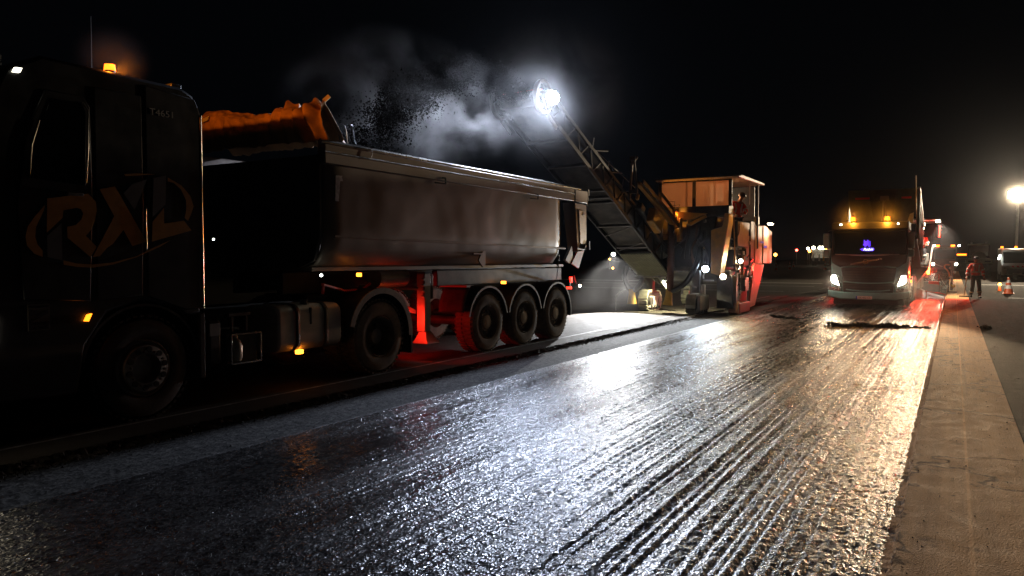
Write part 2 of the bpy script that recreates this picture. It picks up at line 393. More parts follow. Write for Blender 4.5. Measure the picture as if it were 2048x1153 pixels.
def milled_material():
    m, nt, N, L, P = nodes('wet_milled_asphalt')
    tc = N.new('ShaderNodeTexCoord'); src = tc.outputs['Object']
    sep = N.new('ShaderNodeSeparateXYZ'); L.new(src, sep.inputs[0])
    def noise(sc, det=4, rg=.6, st=None):
        s0 = src
        if st:
            mp = N.new('ShaderNodeMapping'); mp.inputs['Scale'].default_value = st; L.new(src, mp.inputs[0]); s0 = mp.outputs[0]
        n = N.new('ShaderNodeTexNoise'); n.inputs['Scale'].default_value = sc; n.inputs['Detail'].default_value = det; n.inputs['Roughness'].default_value = rg
        L.new(s0, n.inputs['Vector']); return n.outputs['Fac']
    def rng_(v, a, b, c, d):
        r = N.new('ShaderNodeMapRange'); r.inputs[1].default_value = a; r.inputs[2].default_value = b; r.inputs[3].default_value = c; r.inputs[4].default_value = d
        L.new(v, r.inputs[0]); return r.outputs[0]
    def math_(op, a, b):
        x = N.new('ShaderNodeMath'); x.operation = op
        for i, q in enumerate((a, b)):
            if isinstance(q, (int, float)): x.inputs[i].default_value = q
            else: L.new(q, x.inputs[i])
        return x.outputs[0]
    # dry swath along the left edge (the width a second pass left unwatered)
    edge = math_('ADD', sep.outputs['X'], math_('MULTIPLY', math_('SUBTRACT', noise(2.5), .5), .12))
    wet = rng_(edge, -5.53, -5.47, 0, 1)
    damp = rng_(noise(.6, 5, .6, (2.6, .22, 1)), .42, .60, 0, 1)     # patches that have dried a little
    def stones(sc, st):                                              # cut stones: one random value per stone
        mp = N.new('ShaderNodeMapping'); mp.inputs['Scale'].default_value = st; L.new(src, mp.inputs[0])
        v = N.new('ShaderNodeTexVoronoi'); v.inputs['Scale'].default_value = sc; L.new(mp.outputs[0], v.inputs['Vector'])
        q = N.new('ShaderNodeSeparateColor'); L.new(v.outputs['Color'], q.inputs[0]); return v, q
    v, q = stones(58, (1, .7, 1)); v2, q2 = stones(24, (1, .45, 1))
    cn = math_('ADD', math_('MULTIPLY', q.outputs[0], .6), math_('MULTIPLY', q2.outputs[0], .4))
    cm = N.new('ShaderNodeMix'); cm.data_type = 'RGBA'; L.new(rng_(cn, .35, .95, 0, 1), cm.inputs['Factor'])
    cm.inputs['A'].default_value = (.010, .0095, .0095, 1); cm.inputs['B'].default_value = (.045, .043, .041, 1)
    cd = N.new('ShaderNodeMix'); cd.data_type = 'RGBA'; L.new(rng_(cn, .3, .9, 0, 1), cd.inputs['Factor'])
    cd.inputs['A'].default_value = (.012, .0115, .011, 1); cd.inputs['B'].default_value = (.055, .053, .049, 1)
    cw = N.new('ShaderNodeMix'); cw.data_type = 'RGBA'; L.new(wet, cw.inputs['Factor'])
    L.new(cd.outputs['Result'], cw.inputs['A']); L.new(cm.outputs['Result'], cw.inputs['B'])
    L.new(cw.outputs['Result'], P.inputs['Base Color'])
    film = math_('ADD', math_('MULTIPLY', q.outputs[1], .62), math_('MULTIPLY', q2.outputs[1], .38))   # water film per stone
    film = math_('ADD', film, math_('MULTIPLY', math_('SUBTRACT', noise(1., 3, .6, (11., .10, 1)), .5), .7))    # long streaks of water in the grooves
    rw = math_('ADD', rng_(film, .2, .8, .28, .09), math_('MULTIPLY', damp, .12))
    mpp = N.new('ShaderNodeVectorMath'); mpp.operation = 'SUBTRACT'; mpp.inputs[1].default_value = PUD; L.new(src, mpp.inputs[0])
    mps = N.new('ShaderNodeVectorMath'); mps.operation = 'MULTIPLY'; mps.inputs[1].default_value = (1.9, .85, 0); L.new(mpp.outputs[0], mps.inputs[0])
    lnp = N.new('ShaderNodeVectorMath'); lnp.operation = 'LENGTH'; L.new(mps.outputs[0], lnp.inputs[0])
    pud = rng_(math_('ADD', lnp.outputs['Value'], math_('MULTIPLY', math_('SUBTRACT', noise(2.2, 4), .5), 1.1)), .55, .95, 1, 0)      # standing water
    rw = math_('ADD', math_('MULTIPLY', rw, math_('SUBTRACT', 1, pud)), math_('MULTIPLY', pud, .13))
    rm = N.new('ShaderNodeMix'); rm.data_type = 'FLOAT'; L.new(wet, rm.inputs['Factor']); rm.inputs['A'].default_value = .85; L.new(rw, rm.inputs['B'])
    L.new(rm.outputs['Result'], P.inputs['Roughness'])
    sp = N.new('ShaderNodeMix'); sp.data_type = 'FLOAT'; L.new(wet, sp.inputs['Factor']); sp.inputs['A'].default_value = .06; L.new(rng_(film, .44, .82, .10, 1.1), sp.inputs['B'])
    L.new(sp.outputs['Result'], P.inputs['Specular IOR Level'])
    h = math_('ADD', math_('MULTIPLY', v.outputs['Distance'], .6), math_('ADD', math_('MULTIPLY', cn, .35), math_('MULTIPLY', noise(30, 2, .5, (1.8, .4, 1)), .6)))
    b = N.new('ShaderNodeBump'); b.inputs['Strength'].default_value = 1.; b.inputs['Distance'].default_value = .0065
    L.new(rng_(pud, 0, 1, 1, .35), b.inputs['Strength']); L.new(h, b.inputs['Height']); L.new(b.outputs[0], P.inputs['Normal'])
    return m
PUD = (-4.72, 4.55, 0)
mt['milled'] = milled_material()

def sheet(name, mat, x0, x1, y0, y1, z, label, kind='structure'):
    o = MB().add([(x0, y0, z), (x1, y0, z), (x1, y1, z), (x0, y1, z)], [(0, 1, 2, 3)]).build(name, mat, smooth=0, fix=False)
    return setting(o, label, kind)
XL, XR, XS = -6.46, -.27, .565                                       # left step, right step, right side of the pale strip
sheet('ground', 'oldroad', -400, 400, -60, 2200, -.30, 'bare ground far under and beyond the pavement')
sheet('old_pavement', 'oldroad', -140, XL - .03, -30, 118, 0, 'old dusty pavement under the loading truck')
sheet('right_pavement', 'rightroad', XS, 120, -30, 118, -.004, 'dark pavement right of the pale strip')
sheet('pale_strip', 'strip', XR + .02, XS, -30, 118, 0, 'pale unmilled strip right of the milled lane')
sheet('far_milled_lane', 'milled', XL - .03, XR + .02, 34, 118, -.064, 'milled lane in the distance')
sheet('near_milled_lane', 'milled', XL - .03, XR + .02, -30, .55, -.064, 'milled lane beside the camera')
sheet('grass_verge', 'grassm', -400, 400, 118, 900, -.02, 'dark grass beyond the runway', 'structure')
for (x0, x1, y0, y1, n) in ((-30, -7.6, 53.1, 54.1, 'line'), (-30, -7.2, 47.3, 47.6, 'line'), (-20, -7.4, 39.2, 39.45, 'line'), (2.0, 30, 37.5, 37.75, 'line'), (2.2, 18, 27.2, 27.3, 'line'), (2.0, 18, 26.6, 26.68, 'line'), (1.4, 14, 56., 56.6, 'line')):
    sheet('painted_line', 'mark', x0, x1, y0, y1, .004, 'worn white line across the pavement at %d m' % y0)
sheet('painted_line', 'mark', -7.02, -6.97, 3, 34, .004, 'thin worn line along the pavement beside the step')

# real relief of the milled lane: grooves along the lane, arcs of tooth marks across it, loose grain
ys = [.55]
while ys[-1] < 34: ys.append(ys[-1] + .012 + .0017*ys[-1])
ys = np.array(ys); ny = len(ys); nx = 470
xs = np.linspace(XL - .0, XR + .0, nx)
def smooth1(a, k):
    ker = np.hanning(k + 2)[1:-1]; ker /= ker.sum(); return np.convolve(np.pad(a, k, mode='edge'), ker, mode='same')[k:-k]
groove = smooth1(rng.normal(0, 1, nx), 3); groove /= groove.std()
wide = smooth1(rng.normal(0, 1, nx), 31); wide /= wide.std()
X, Y = np.meshgrid(xs, ys)
right = np.clip((X + 3.4) / 2.2, 0, 1)                               # deeper grooves towards the right edge
slow = np.interp(Y, np.linspace(0, 40, 60), rng.normal(0, 1, 60))
Z = groove[None, :] * (.0016 + .0022*right) + wide[None, :] * (.0016 + .0014*right)
lane = np.sin(X*2.1 + .6) + .6*np.sin(X*5.3 + 1)
tooth = np.sin(2*np.pi*(Y + .22*np.abs(((X + 10) % 1.1) - .55)) / .125 + .5*np.sin(X*31) + 1.3*slow)
Z += tooth * np.clip(.3 + .5*lane + .35*slow, 0, 1) * (.0012 + .0012*right)
grain = rng.normal(0, 1, Z.shape)
grain = (grain + np.roll(grain, 1, 0) + np.roll(grain, 1, 1) + np.roll(np.roll(grain, 1, 0), 1, 1)) / 2
Z += grain * (.0013 + .0006*np.interp(Y, [0, 8], [1, 0]))
for gx, gw, gd in ((-.42, .025, .008), (-.62, .03, .004), (-.86, .03, .006), (-1.15, .03, .003), (-1.9, .025, .003), (-3.05, .03, .003), (-4.1, .03, .003)):
    Z -= gd * np.exp(-((X - gx + .02*np.sin(Y*.7 + gx*9)) / gw)**2) * (.6 + .4*np.sin(Y*.9 + gx*5))
Z = Z - .06
verts = np.stack([X, Y, Z], -1).reshape(-1, 3).astype(np.float32)
idx = np.arange(ny*nx).reshape(ny, nx)
quads = np.stack([idx[:-1, :-1], idx[:-1, 1:], idx[1:, 1:], idx[1:, :-1]], -1).reshape(-1, 4)
def np_mesh(name, verts, quads, mat, smooth=True):
    me = bpy.data.meshes.new(name); nq = len(quads)
    me.vertices.add(len(verts)); me.vertices.foreach_set('co', verts.ravel())
    me.loops.add(nq*4); me.loops.foreach_set('vertex_index', quads.ravel().astype(np.int32))
    me.polygons.add(nq); me.polygons.foreach_set('loop_start', np.arange(0, nq*4, 4, dtype=np.int32))
    me.polygons.foreach_set('use_smooth', np.full(nq, smooth)); me.update(calc_edges=True)
    me.materials.append(mt[mat]); o = bpy.data.objects.new(name, me); COL.objects.link(o); return o
setting(np_mesh('milled_road', verts, quads, 'milled'), 'wet milled road surface with grooves and tooth marks')

# broken faces of the two steps beside the lane
def step(name, x_top, x_bot, y0, y1, rough_, mat, label):
    yy = [y0]
    while yy[-1] < y1: yy.append(yy[-1] + .022 + .0012*yy[-1])
    prof = np.array([[x_top - .05*np.sign(x_bot-x_top), 0.0005], [x_top, .002], [x_top + (x_bot-x_top)*.2, -.012], [x_top + (x_bot-x_top)*.35, -.03], [x_top + (x_bot-x_top)*.6, -.045], [x_bot, -.062], [x_bot + .04*np.sign(x_bot-x_top), -.068]])
    V = []
    for i, y in enumerate(yy):
        j = rng.normal(0, rough_, (7, 2)); j[0] = 0; j[1, 1] *= .25
        b = .018*math.sin(y*1.3) + .012*math.sin(y*4.1 + 1)
        for k in range(7): V.append((prof[k, 0] + j[k, 0] + (b if 1 < k < 6 else 0)*rough_*40, y, prof[k, 1] + j[k, 1]*.6))
    V = np.array(V, np.float32); n = len(yy); id_ = np.arange(n*7).reshape(n, 7)
    q = np.stack([id_[:-1, :-1], id_[:-1, 1:], id_[1:, 1:], id_[1:, :-1]], -1).reshape(-1, 4)
    return setting(np_mesh(name, V, q, mat, False), label)
step('left_step', XL - .02, XL + .06, .5, 60, .014, 'oldroad', 'crumbled step down into the milled lane under the truck')
step('right_step', XR + .02, XR - .012, .5, 60, .004, 'strip', 'sharp cut edge of the pale strip')

# loose crumbs
def crumbs(name, pts, mat, label, cat='rubble'):
    vs = []; fs = []
    for (x, y, z, r) in pts:
        o = len(vs)
        q = [Vector((random.uniform(-1, 1), random.uniform(-1, 1), random.uniform(-.7, .9))).normalized()*r*random.uniform(.6, 1.15) for _ in range(3)]
        base = [Vector((r*random.uniform(.6, 1), 0, -r*.4)), Vector((-r*random.uniform(.3, .7), r*random.uniform(.5, .9), -r*.4)), Vector((-r*.4, -r*random.uniform(.5, .9), -r*.4)), Vector((random.uniform(-.3, .3)*r, random.uniform(-.3, .3)*r, r*random.uniform(.4, 1)))]
        a = random.uniform(0, 6.28); ca, sa = math.cos(a), math.sin(a)
        vs += [(x + p.x*ca - p.y*sa, y + p.x*sa + p.y*ca, z + p.z) for p in base]
        fs += [(o, o+1, o+3), (o+1, o+2, o+3), (o+2, o, o+3), (o, o+2, o+1)]
    b = MB(); b.v = vs; b.f = fs
    o = b.build(name, mat, smooth=0); o['kind'] = 'stuff'; o['label'] = label; o['category'] = cat; return o
P = []
for i in range(2600):
    y = 1.5 + 32*random.random()**1.4; P.append((XL + .07 + abs(random.gauss(0, .06)), y, -.058, random.uniform(.005, .018)))
crumbs('crumbs', P, 'oldroad', 'loose asphalt crumbs along the foot of the step', 'crumbs')
P = []
for i in range(900): P.append((random.uniform(XR + .06, XS + 1.8), 2 + 24*random.random()**1.6, .003, random.uniform(.003, .009)))
for i in range(500): P.append((random.uniform(XL, XR), 2 + 26*random.random()**1.5, -.058, random.uniform(.004, .013)))
crumbs('gravel', P, 'asphaltlump', 'dark grit scattered on the strip and lane', 'grit')
def windrow(name, p0, p1, n, w, h, label):
    P = []
    for i in range(n):
        t = random.random(); u = random.gauss(0, .4)
        P.append((p0[0] + (p1[0]-p0[0])*t + u*w*.2, p0[1] + (p1[1]-p0[1])*t + u*w + .08*math.sin(t*19), -.06 + h*max(0, 1 - abs(u))*random.uniform(.1, 1.)*(.55 + .45*math.sin(t*9 + 1)**2), random.uniform(.02, .055)))
    o = crumbs(name, P, 'asphaltlump', label); return o
windrow('asphalt_lumps', (-2.75, 20.3), (-.95, 20.9), 700, .22, .11, 'row of dark asphalt lumps across the milled lane before the truck')
windrow('asphalt_lumps', (-1.0, 20.85), (-.45, 21.0), 90, .08, .03, 'thin tail of asphalt lumps near the pale strip')
windrow('asphalt_lumps', (-4.6, 22.6), (-3.75, 22.1), 260, .14, .07, 'small heap of asphalt lumps beside the milling machine')
o = crumbs('asphalt_slab', [(.66 + random.gauss(0, .06), 20.8 + random.gauss(0, .16), .01 + .03*random.random(), random.uniform(.03, .06)) for _ in range(70)], 'asphaltlump', 'flat dark clod lying right of the pale strip')
# ------------------------------------------------------------------ tractor (faces -y, its left side towards the camera)
SX = -7.05                                                           # plane of the near flank of truck and trailer
T = thing('tractor_truck', 'dark tractor unit with large amber lettering on its cab, coupled to the tipping trailer', 'truck', (-8.3, 4.5, 0))
cabprof = [(2.95, .38), (3.86, .36), (3.95, .82), (4.16, 1.12), (4.53, 1.22), (4.9, 1.12), (5.02, 1.02), (5.2, 1.05), (5.2, 3.28), (5.14, 3.40), (5.0, 3.46), (3.6, 3.47), (3.3, 3.3), (3.12, 2.9), (3.0, 2.1), (2.92, 1.5), (2.92, .7)]
cab = MB().prism(cabprof, 'x', -9.55, SX - .015).build('cab', 'navy', T, bevel=.035)
def flank(name, yz, mat, parent, x=SX, th=.02, bevel=.006):          # plate on the truck's flank; yz = (y, z)
    return MB().prism(yz, 'x', x - th, x).build(name, mat, parent, bevel=bevel)
door = flank('door', [(3.40, 1.28), (3.99, 1.24), (4.03, 2.2), (4.02, 3.08), (3.96, 3.17), (3.62, 3.17), (3.44, 2.75), (3.36, 2.1)], 'navy', T, SX, .03, .01)
flank('side_window', [(3.47, 2.36), (3.96, 2.33), (3.975, 3.02), (3.93, 3.10), (3.67, 3.10), (3.52, 2.72)], 'glass', door, SX + .006, .012, .003)
MB().tube([(SX + .010, 3.965, 2.36), (SX + .012, 3.99, 2.7), (SX + .010, 3.995, 3.04), (SX + .008, 3.95, 3.11)], .006).build('window_seal', 'railmetal', door)  # polished tube puts the highlight onto the rubber seal
MB().tube([(SX + .010, 3.47, 2.4), (SX + .012, 3.49, 2.65), (SX + .010, 3.56, 2.88)], .004).build('window_seal', 'railmetal', door)
MB().box(SX, SX + .03, 3.78, 3.93, 2.23, 2.26).build('door_handle', 'greymetal', door, bevel=.006)
sp = flank('sleeper_panel', [(4.055, 1.24), (4.52, 1.27), (4.545, 2.2), (4.54, 3.28), (4.06, 3.28)], 'navy', T, SX, .03, .01)
sf = flank('side_fairing', [(4.575, 1.26), (5.0, 1.10), (5.19, 1.10), (5.215, 2.2), (5.21, 3.22), (5.15, 3.36), (4.575, 3.40)], 'navy', T, SX + .002, .03, .012)
MB().tube([(SX + .0, 5.222, z) for z in (1.1, 1.7, 2.3, 2.9, 3.2)], .008).build('edge_trim_highlight', 'railmetal', sf)
MB().tube([(SX + .012, 4.56, z) for z in (1.75, 1.95, 2.15)], .005).build('edge_trim_highlight', 'railmetal', sp)  # bright tube stands in for the highlight along the panel gap
MB().box(-9.4, SX - .05, 3.05, 3.3, 3.30, 3.42).build('sun_visor', 'blackplastic', T, bevel=.02)
flank('windscreen', [(0, 0)]*0 + [(3.0, 2.1), (3.10, 2.9), (3.05, 2.9), (2.96, 2.1)], 'glass', T, -7.3, 2.0, 0)
MB().box(-9.5, SX - .02, 2.86, 2.96, .5, 1.0).build('bumper', 'blackplastic', T, bevel=.03)
hl = MB().add([(-7.06, 2.90, .86), (-7.34, 2.88, .86), (-7.36, 2.88, 1.1), (-7.06, 2.93, 1.14), (-7.04, 3.17, .90), (-7.04, 3.19, 1.13)], [(0, 1, 2, 3), (0, 3, 5, 4)]).build('headlight', 'headdim', T, smooth=0)
MB().box(-7.36, -7.08, 2.935, 3.1, .84, 1.16).build('headlight_housing', 'blackplastic', T, bevel=.01)
rep = flank('side_repeater', [(3.915, 1.055), (3.955, 1.05), (3.99, 1.125), (3.945, 1.115)], 'ambermark', T, SX + .02, .03, .004)
b = MB().cyl((-7.2, 4.31, 3.46), (-7.2, 4.31, 3.50), .05).build('beacon_base', 'blackplastic', T)
bc = MB().cyl((-7.2, 4.31, 3.50), (-7.2, 4.31, 3.56), .055, .048, 16).build('beacon', 'amber', T)
spot((-7.22, 4.385, 3.532), (-8.1, 7.2, 3.62), 125, (1, .25, .014), 120, .5, .012, T)
point((-7.15, 4.31, 3.580), 5, (1, .22, .012), .02, T)
MB().box(-9.4, -7.2, 4.98, 5.10, 3.45, 3.520).build('beacon_shade_lip', 'navy', T, bevel=.008)  # added edge that keeps beacon light off the lower tarpaulin
MB().prism([(3.35, 3.265), (3.41, 3.27), (3.43, 3.315), (3.37, 3.31)], 'x', SX - .02, SX + .012).build('roof_marker', 'whitemark', T, bevel=.004)
MB().cyl((-7.1, 4.07, 3.40), (-7.1, 4.075, 3.95), .006, .002, 6).build('antenna', 'blackmetal', T)
MB().box(-7.25, SX + .01, 5.16, 5.23, .34, 1.05).build('mud_flap', 'rubber', T, bevel=.012)
arch_strip('front_mudguard', 'blackplastic', T, 4.53, .55, .64, 10, 170, -7.45, -7.07)
wheel_parts(T, (-7.22, 4.53, .53), .53, .31, 1, 'truck', 'rubber', 'rim', near=True)
wheel_parts(T, (-9.38, 4.53, .53), .53, .31, -1, 'truck', 'rubber', 'rim')
for s, x in ((1, -7.22), (-1, -9.38)):
    wheel_parts(T, (x, 8.16, .53), .53, .30, s, 'drive'); 
    wheel_parts(T, (x - s*.34, 8.16, .53), .53, .30, s, 'drive')
MB().box(-8.75, -8.6, 3.6, 9.0, .78, 1.02).box(-8.0, -7.85, 3.6, 9.0, .78, 1.02).box(-8.6, -8.0, 6.0, 6.15, .8, 1.0).box(-8.6, -8.0, 8.7, 8.82, .8, 1.0).build('chassis_frame', 'blackmetal', T, bevel=.008)
MB().cyl((-9.2, 8.16, .53), (-7.4, 8.16, .53), .09).cyl((-9.2, 4.53, .5), (-7.4, 4.53, .5), .06).build('axle', 'blackmetal', T)
MB().box(-8.75, -7.85, 7.5, 8.7, 1.04, 1.14).build('fifth_wheel', 'blackmetal', T, bevel=.02)
mg = arch_strip('rear_mudguard', 'blackplastic', T, 8.16, .55, .68, -5, 165, -7.75, -7.04, .03, 20)
MB().prism(arc(8.16, .55, .685, -5, 165, 20) + arc(8.16, .55, .60, 165, -5, 20), 'x', -7.05, -7.035).build('mudguard_rim', 'dustyrim', mg)
MB().box(-7.7, -7.06, 8.84, 8.87, .22, .55).build('mud_flap', 'rubber', T)
# fuel tank with straps
def rrect(y0, y1, z0, z1, r, n=5):
    p = []
    for cy, cz, a in ((y1 - r, z1 - r, 0), (y0 + r, z1 - r, 90), (y0 + r, z0 + r, 180), (y1 - r, z0 + r, 270)): p += arc(cy, cz, r, a, a + 90, n)
    return p
def xz_prism(m, pts, y0, y1): return m.prism(pts, 'y', y0, y1)
tk = xz_prism(MB(), rrect(-7.78, -7.12, .47, 1.06, .13), 6.33, 7.42).build('fuel_tank', 'alu', T, bevel=.03)
for y in (6.63, 7.12):
    m = MB(); P0 = rrect(-7.79, -7.108, .458, 1.072, .135); P1 = rrect(-7.775, -7.122, .472, 1.058, .13)
    n = len(P0); vs = [(x, y0, z) for y0 in (y - .035, y + .035) for x, z in P0]
    m.add(vs, [(i, (i+1) % n, n + (i+1) % n, n + i) for i in range(n)])
    m.build('tank_strap', 'blackmetal', tk, solid=.008)
MB().cyl((-7.25, 6.86, 1.05), (-7.25, 6.86, 1.10), .05).cyl((-7.25, 6.86, 1.10), (-7.25, 6.86, 1.115), .06).build('tank_cap', 'blackmetal', tk)
MB().box(-7.14, -7.115, 6.84, 6.88, .80, 1.02).build('fuel_stain', 'blackmetal', tk, bevel=.01)
MB().box(-7.17, -7.11, 6.63, 6.72, .435, .49).build('side_marker', 'ambermark2', T, bevel=.006)
# battery carrier: open frame with an air bottle in it
fr = MB()
for p0, p1 in (((-7.12, 5.63, .43), (-7.12, 6.05, .43)), ((-7.12, 5.63, .77), (-7.12, 6.05, .77)), ((-7.12, 5.63, .43), (-7.12, 5.63, .77)), ((-7.12, 6.05, .43), (-7.12, 6.05, .77))): fr.bar(p0, p1, .02, .02)
bx = fr.build('carrier_frame', 'railmetal', T, bevel=.003)
MB().box(-7.8, -7.2, 5.62, 6.06, .42, .78).build('carrier_box', 'blackmetal', bx, bevel=.01)
MB().lathe([(.02, 0), (.07, .01), (.085, .06), (.085, .18), (.06, .24), (.03, .27), (.03, .30)], (-7.17, 5.72, .45), (0, 0, 1), 20).build('air_bottle', 'alu', bx)
xz_prism(MB(), rrect(-7.6, -7.12, .42, .98, .1), 5.33, 5.5).build('additive_tank', 'blackplastic', T, bevel=.03)
MB().box(-7.118, -7.1, 5.33, 5.47, .78, .92).build('tank_label', 'palevinyl', T, bevel=.004)
MB().bar((-7.15, 5.66, .80), (-7.15, 5.66, 1.0), .03).bar((-7.15, 5.86, .80), (-7.15, 5.86, 1.0), .03).box(-7.2, -7.12, 5.6, 5.9, .98, 1.02).build('step_bracket', 'blackmetal', T, bevel=.004)
for k in range(3):                                                   # coiled air lines behind the cab
    pts = [(-7.75 - .25*k + .05*math.cos(t*6.28), 5.3 + .13*t*.55, 1.32 + .10*max(0, t - 3)*.55 + .05*math.sin(t*6.28) - .18*math.sin(min(1, t/8)*math.pi)) for t in [i/10 for i in range(81)]]
    MB().tube(pts, .008, 5).build('air_line', ('blackplastic', 'redpaint', 'blackplastic')[k], T)
MB().cyl((-7.40, 8.93, .65), (-7.40, 8.99, .65), .075).cyl((-7.40, 8.99, .65), (-7.40, 9.0, .65), .07).build('tail_lamp_housing', 'blackplastic', T)
MB().ball((-7.22, 8.985, .66), .055, sc=(1, .5, 1.4)).build('tail_lamp', 'taillit', T)
spot((-7.30, 9.04, .68), (-7.25, 10.2, .60), 36, (1, .012, .007), 140, .6, .05, T)
spot((-8.6, 9.04, .75), (-8.2, 10.2, .75), 50, (1, .014, .008), 140, .6, .05, T)
# lettering on the cab
logo = {
 'R': [(3.61,2.19),(3.98,2.26),(4.05,2.19),(4.06,2.11),(4.04,2.01),(4.0,1.92),(3.95,1.86),(4.05,1.76),(3.99,1.66),(3.78,1.84),(3.78,1.94),(3.86,1.96),(3.91,2.01),(3.93,2.07),(3.91,2.11),(3.87,2.12),(3.75,2.09),(3.74,2.02),(3.6,1.88)],
 'X': [(4.09,2.31),(4.24,2.35),(4.28,2.29),(4.56,1.82),(4.41,1.77),(4.32,1.93),(4.21,1.79),(4.15,1.75),(4.08,1.67),(4.01,1.66),(4.23,2.06)],
 'L': [(4.63,2.02),(4.76,2.17),(4.76,2.01),(4.99,2.05),(5.08,1.95),(4.62,1.82)],
 'a': [(4.81,2.49),(4.97,2.42),(5.07,2.32),(5.11,2.21),(5.08,2.13),(5.04,2.05),(5.0,2.08),(5.02,2.17),(5.02,2.27),(4.96,2.38),(4.88,2.44),(4.81,2.45)],
 'b': [(3.59,2.13),(3.5,2.02),(3.44,1.93),(3.42,1.84),(3.43,1.76),(3.49,1.69),(3.56,1.66),(3.56,1.72),(3.52,1.77),(3.5,1.84),(3.51,1.93),(3.58,2.08)],
 'c': [(4.34,2.48),(4.47,2.5),(4.67,2.51),(4.49,2.48),(4.35,2.46)],
 'd': [(3.74,1.63),(3.86,1.6),(4.01,1.59),(4.21,1.61),(4.45,1.67),(4.64,1.76),(4.83,1.84),(4.71,1.77),(4.45,1.66),(4.21,1.59),(4.01,1.56),(3.86,1.57),(3.74,1.59)]}
grey = {'gR': [(3.6,1.85),(3.73,1.97),(3.73,1.63),(3.6,1.66)], 'gX': [(4.33,2.29),(4.42,2.39),(4.58,2.45),(4.44,2.13)], 'gL': [(4.65,2.47),(4.79,2.51),(4.78,2.21),(4.63,2.07)]}
def flatpoly(polys, mat, parent, name, x):
    bm = bmesh.new(); off = T.location
    for p in polys:
        f = bm.faces.new([bm.verts.new((x - off.x, y - off.y, z - off.z)) for y, z in p]); f.normal_update(); bmesh.ops.triangulate(bm, faces=[f])
    bmesh.ops.recalc_face_normals(bm, faces=bm.faces)
    me = bpy.data.meshes.new(name); bm.to_mesh(me); bm.free(); me.materials.append(mt[mat])
    o = bpy.data.objects.new(name, me); COL.objects.link(o); o.parent = parent
    s = o.modifiers.new('solid', 'SOLIDIFY'); s.thickness = .002; s.offset = 0; return o
for k in 'RXL': flatpoly([logo[k]], 'gold', T, 'logo_letter', SX + .0065)
for k in 'abcd': flatpoly([logo[k]], 'gold', T, 'logo_ring', SX + .0065)
for k in grey: flatpoly([grey[k]], 'greyvinyl', T, 'logo_stroke', SX + .0065)
lettering('T4651', .095, 'palevinyl', T, (SX + .008, 4.76, 3.14), (0, 1, 0), (0, 0, 1), xs=1.15)
st = MB().box(SX - .012, SX - .004, 3.43, 3.615, 1.0, 1.235).build('warning_sticker', 'sticker', T)
lettering('ATTENTION', .03, 'ink', T, (SX - .0025, 3.522, 1.215), (0, 1, 0), (0, 0, 1), 'sticker_lettering')
lettering('ANGLES', .042, 'ink', T, (SX - .0025, 3.53, 1.06), (0, 1, 0), (0, 0, 1), 'sticker_lettering')
lettering('MORTS', .045, 'ink', T, (SX - .0025, 3.53, 1.022), (0, 1, 0), (0, 0, 1), 'sticker_lettering')
flatpoly([[(3.44, 1.07), (3.60, 1.15), (3.60, 1.19), (3.44, 1.10)], [(3.45, 1.13), (3.50, 1.14), (3.53, 1.18), (3.46, 1.19)]], 'ink', T, 'sticker_picture', SX - .0035)

# ------------------------------------------------------------------ tipping trailer
G = thing('tipping_trailer', 'long worn metal tipping trailer with three axles behind the dark tractor', 'trailer', (-8.3, 12.3, 0))
def tub_outer(bow=0.):
    return [(-7.05, 3.0), (-7.05 + bow, 1.95), (-7.10, 1.74), (-7.22, 1.58), (-7.5, 1.50), (-9.1, 1.50), (-9.38, 1.58), (-9.5, 1.74), (-9.55 - bow, 1.95), (-9.55, 3.0)]
def tub_mesh(y0, y1, ins=0.):
    P = tub_outer(); Q = [(x + (.06 if x < -8.3 else -.06), z + (.06 if z < 1.7 else 0)) for x, z in P]
    return P, Q
P, Q = tub_mesh(0, 0); m = MB()
ylist = [7.06, 7.12] + [7.12 + (14.0 - 7.12)*i/46 for i in range(1, 47)] + [14.12, 14.25]
rows = []
for i, y in enumerate(ylist):
    t = (y - 7.12)/6.9
    row = []
    for k in range(24):                                              # side, curved foot, floor, other side
        # resample the outline
        s = k/23*9; a = int(min(8, s)); f = s - a
        x = P[a][0]*(1-f) + P[a+1][0]*f; z = P[a][1]*(1-f) + P[a+1][1]*f
        row.append((x, z))
    rows.append((y, row))
def dent(y, z):                                                      # hammered and dented flank
    return .013*mnoise.noise((y*.9, z*1.3, 3.1)) + .005*mnoise.noise((y*2.6, z*2.8, 8.))
nz = 26
def side_pt(y, j):
    s = j/(nz-1)
    if s < .62: z = 3.0 - (3.0 - 1.95)*s/.62; x = -7.05
    else:
        q = (s - .62)/.38*3; a = int(min(2, q)); f = q - a
        pp = [(-7.05, 1.95), (-7.10, 1.74), (-7.22, 1.58), (-7.5, 1.50)]
        x = pp[a][0]*(1-f) + pp[a+1][0]*f; z = pp[a][1]*(1-f) + pp[a+1][1]*f
    end = max(0., (y - 13.55)/.6); fr_ = max(0., (7.35 - y)/.3)
    return (x + dent(y, z) - .22*min(1., end)**1.6 - .05*min(1, fr_)**2, y, z)
yl = [7.06 + (14.15 - 7.06)*i/110 for i in range(111)]
m.grid(lambda u, v: side_pt(7.06 + 7.09*u, round(v*(nz-1))), 111, nz)
tub = m.build('tub_side', 'tub', G, smooth=25, solid=.03, fix=False)
MB().box(-9.55, -9.5, 7.06, 14.4, 1.6, 3.0).box(-9.4, -7.3, 7.06, 14.4, 1.48, 1.53).build('tub_floor', 'tub', G)
MB().prism([(-7.09, 3.0), (-7.09, 1.95), (-7.2, 1.62), (-7.5, 1.51), (-9.1, 1.51), (-9.4, 1.62), (-9.52, 1.95), (-9.52, 3.0)], 'y', 7.0, 7.06).build('front_wall', 'blackmetal', G, bevel=.01)
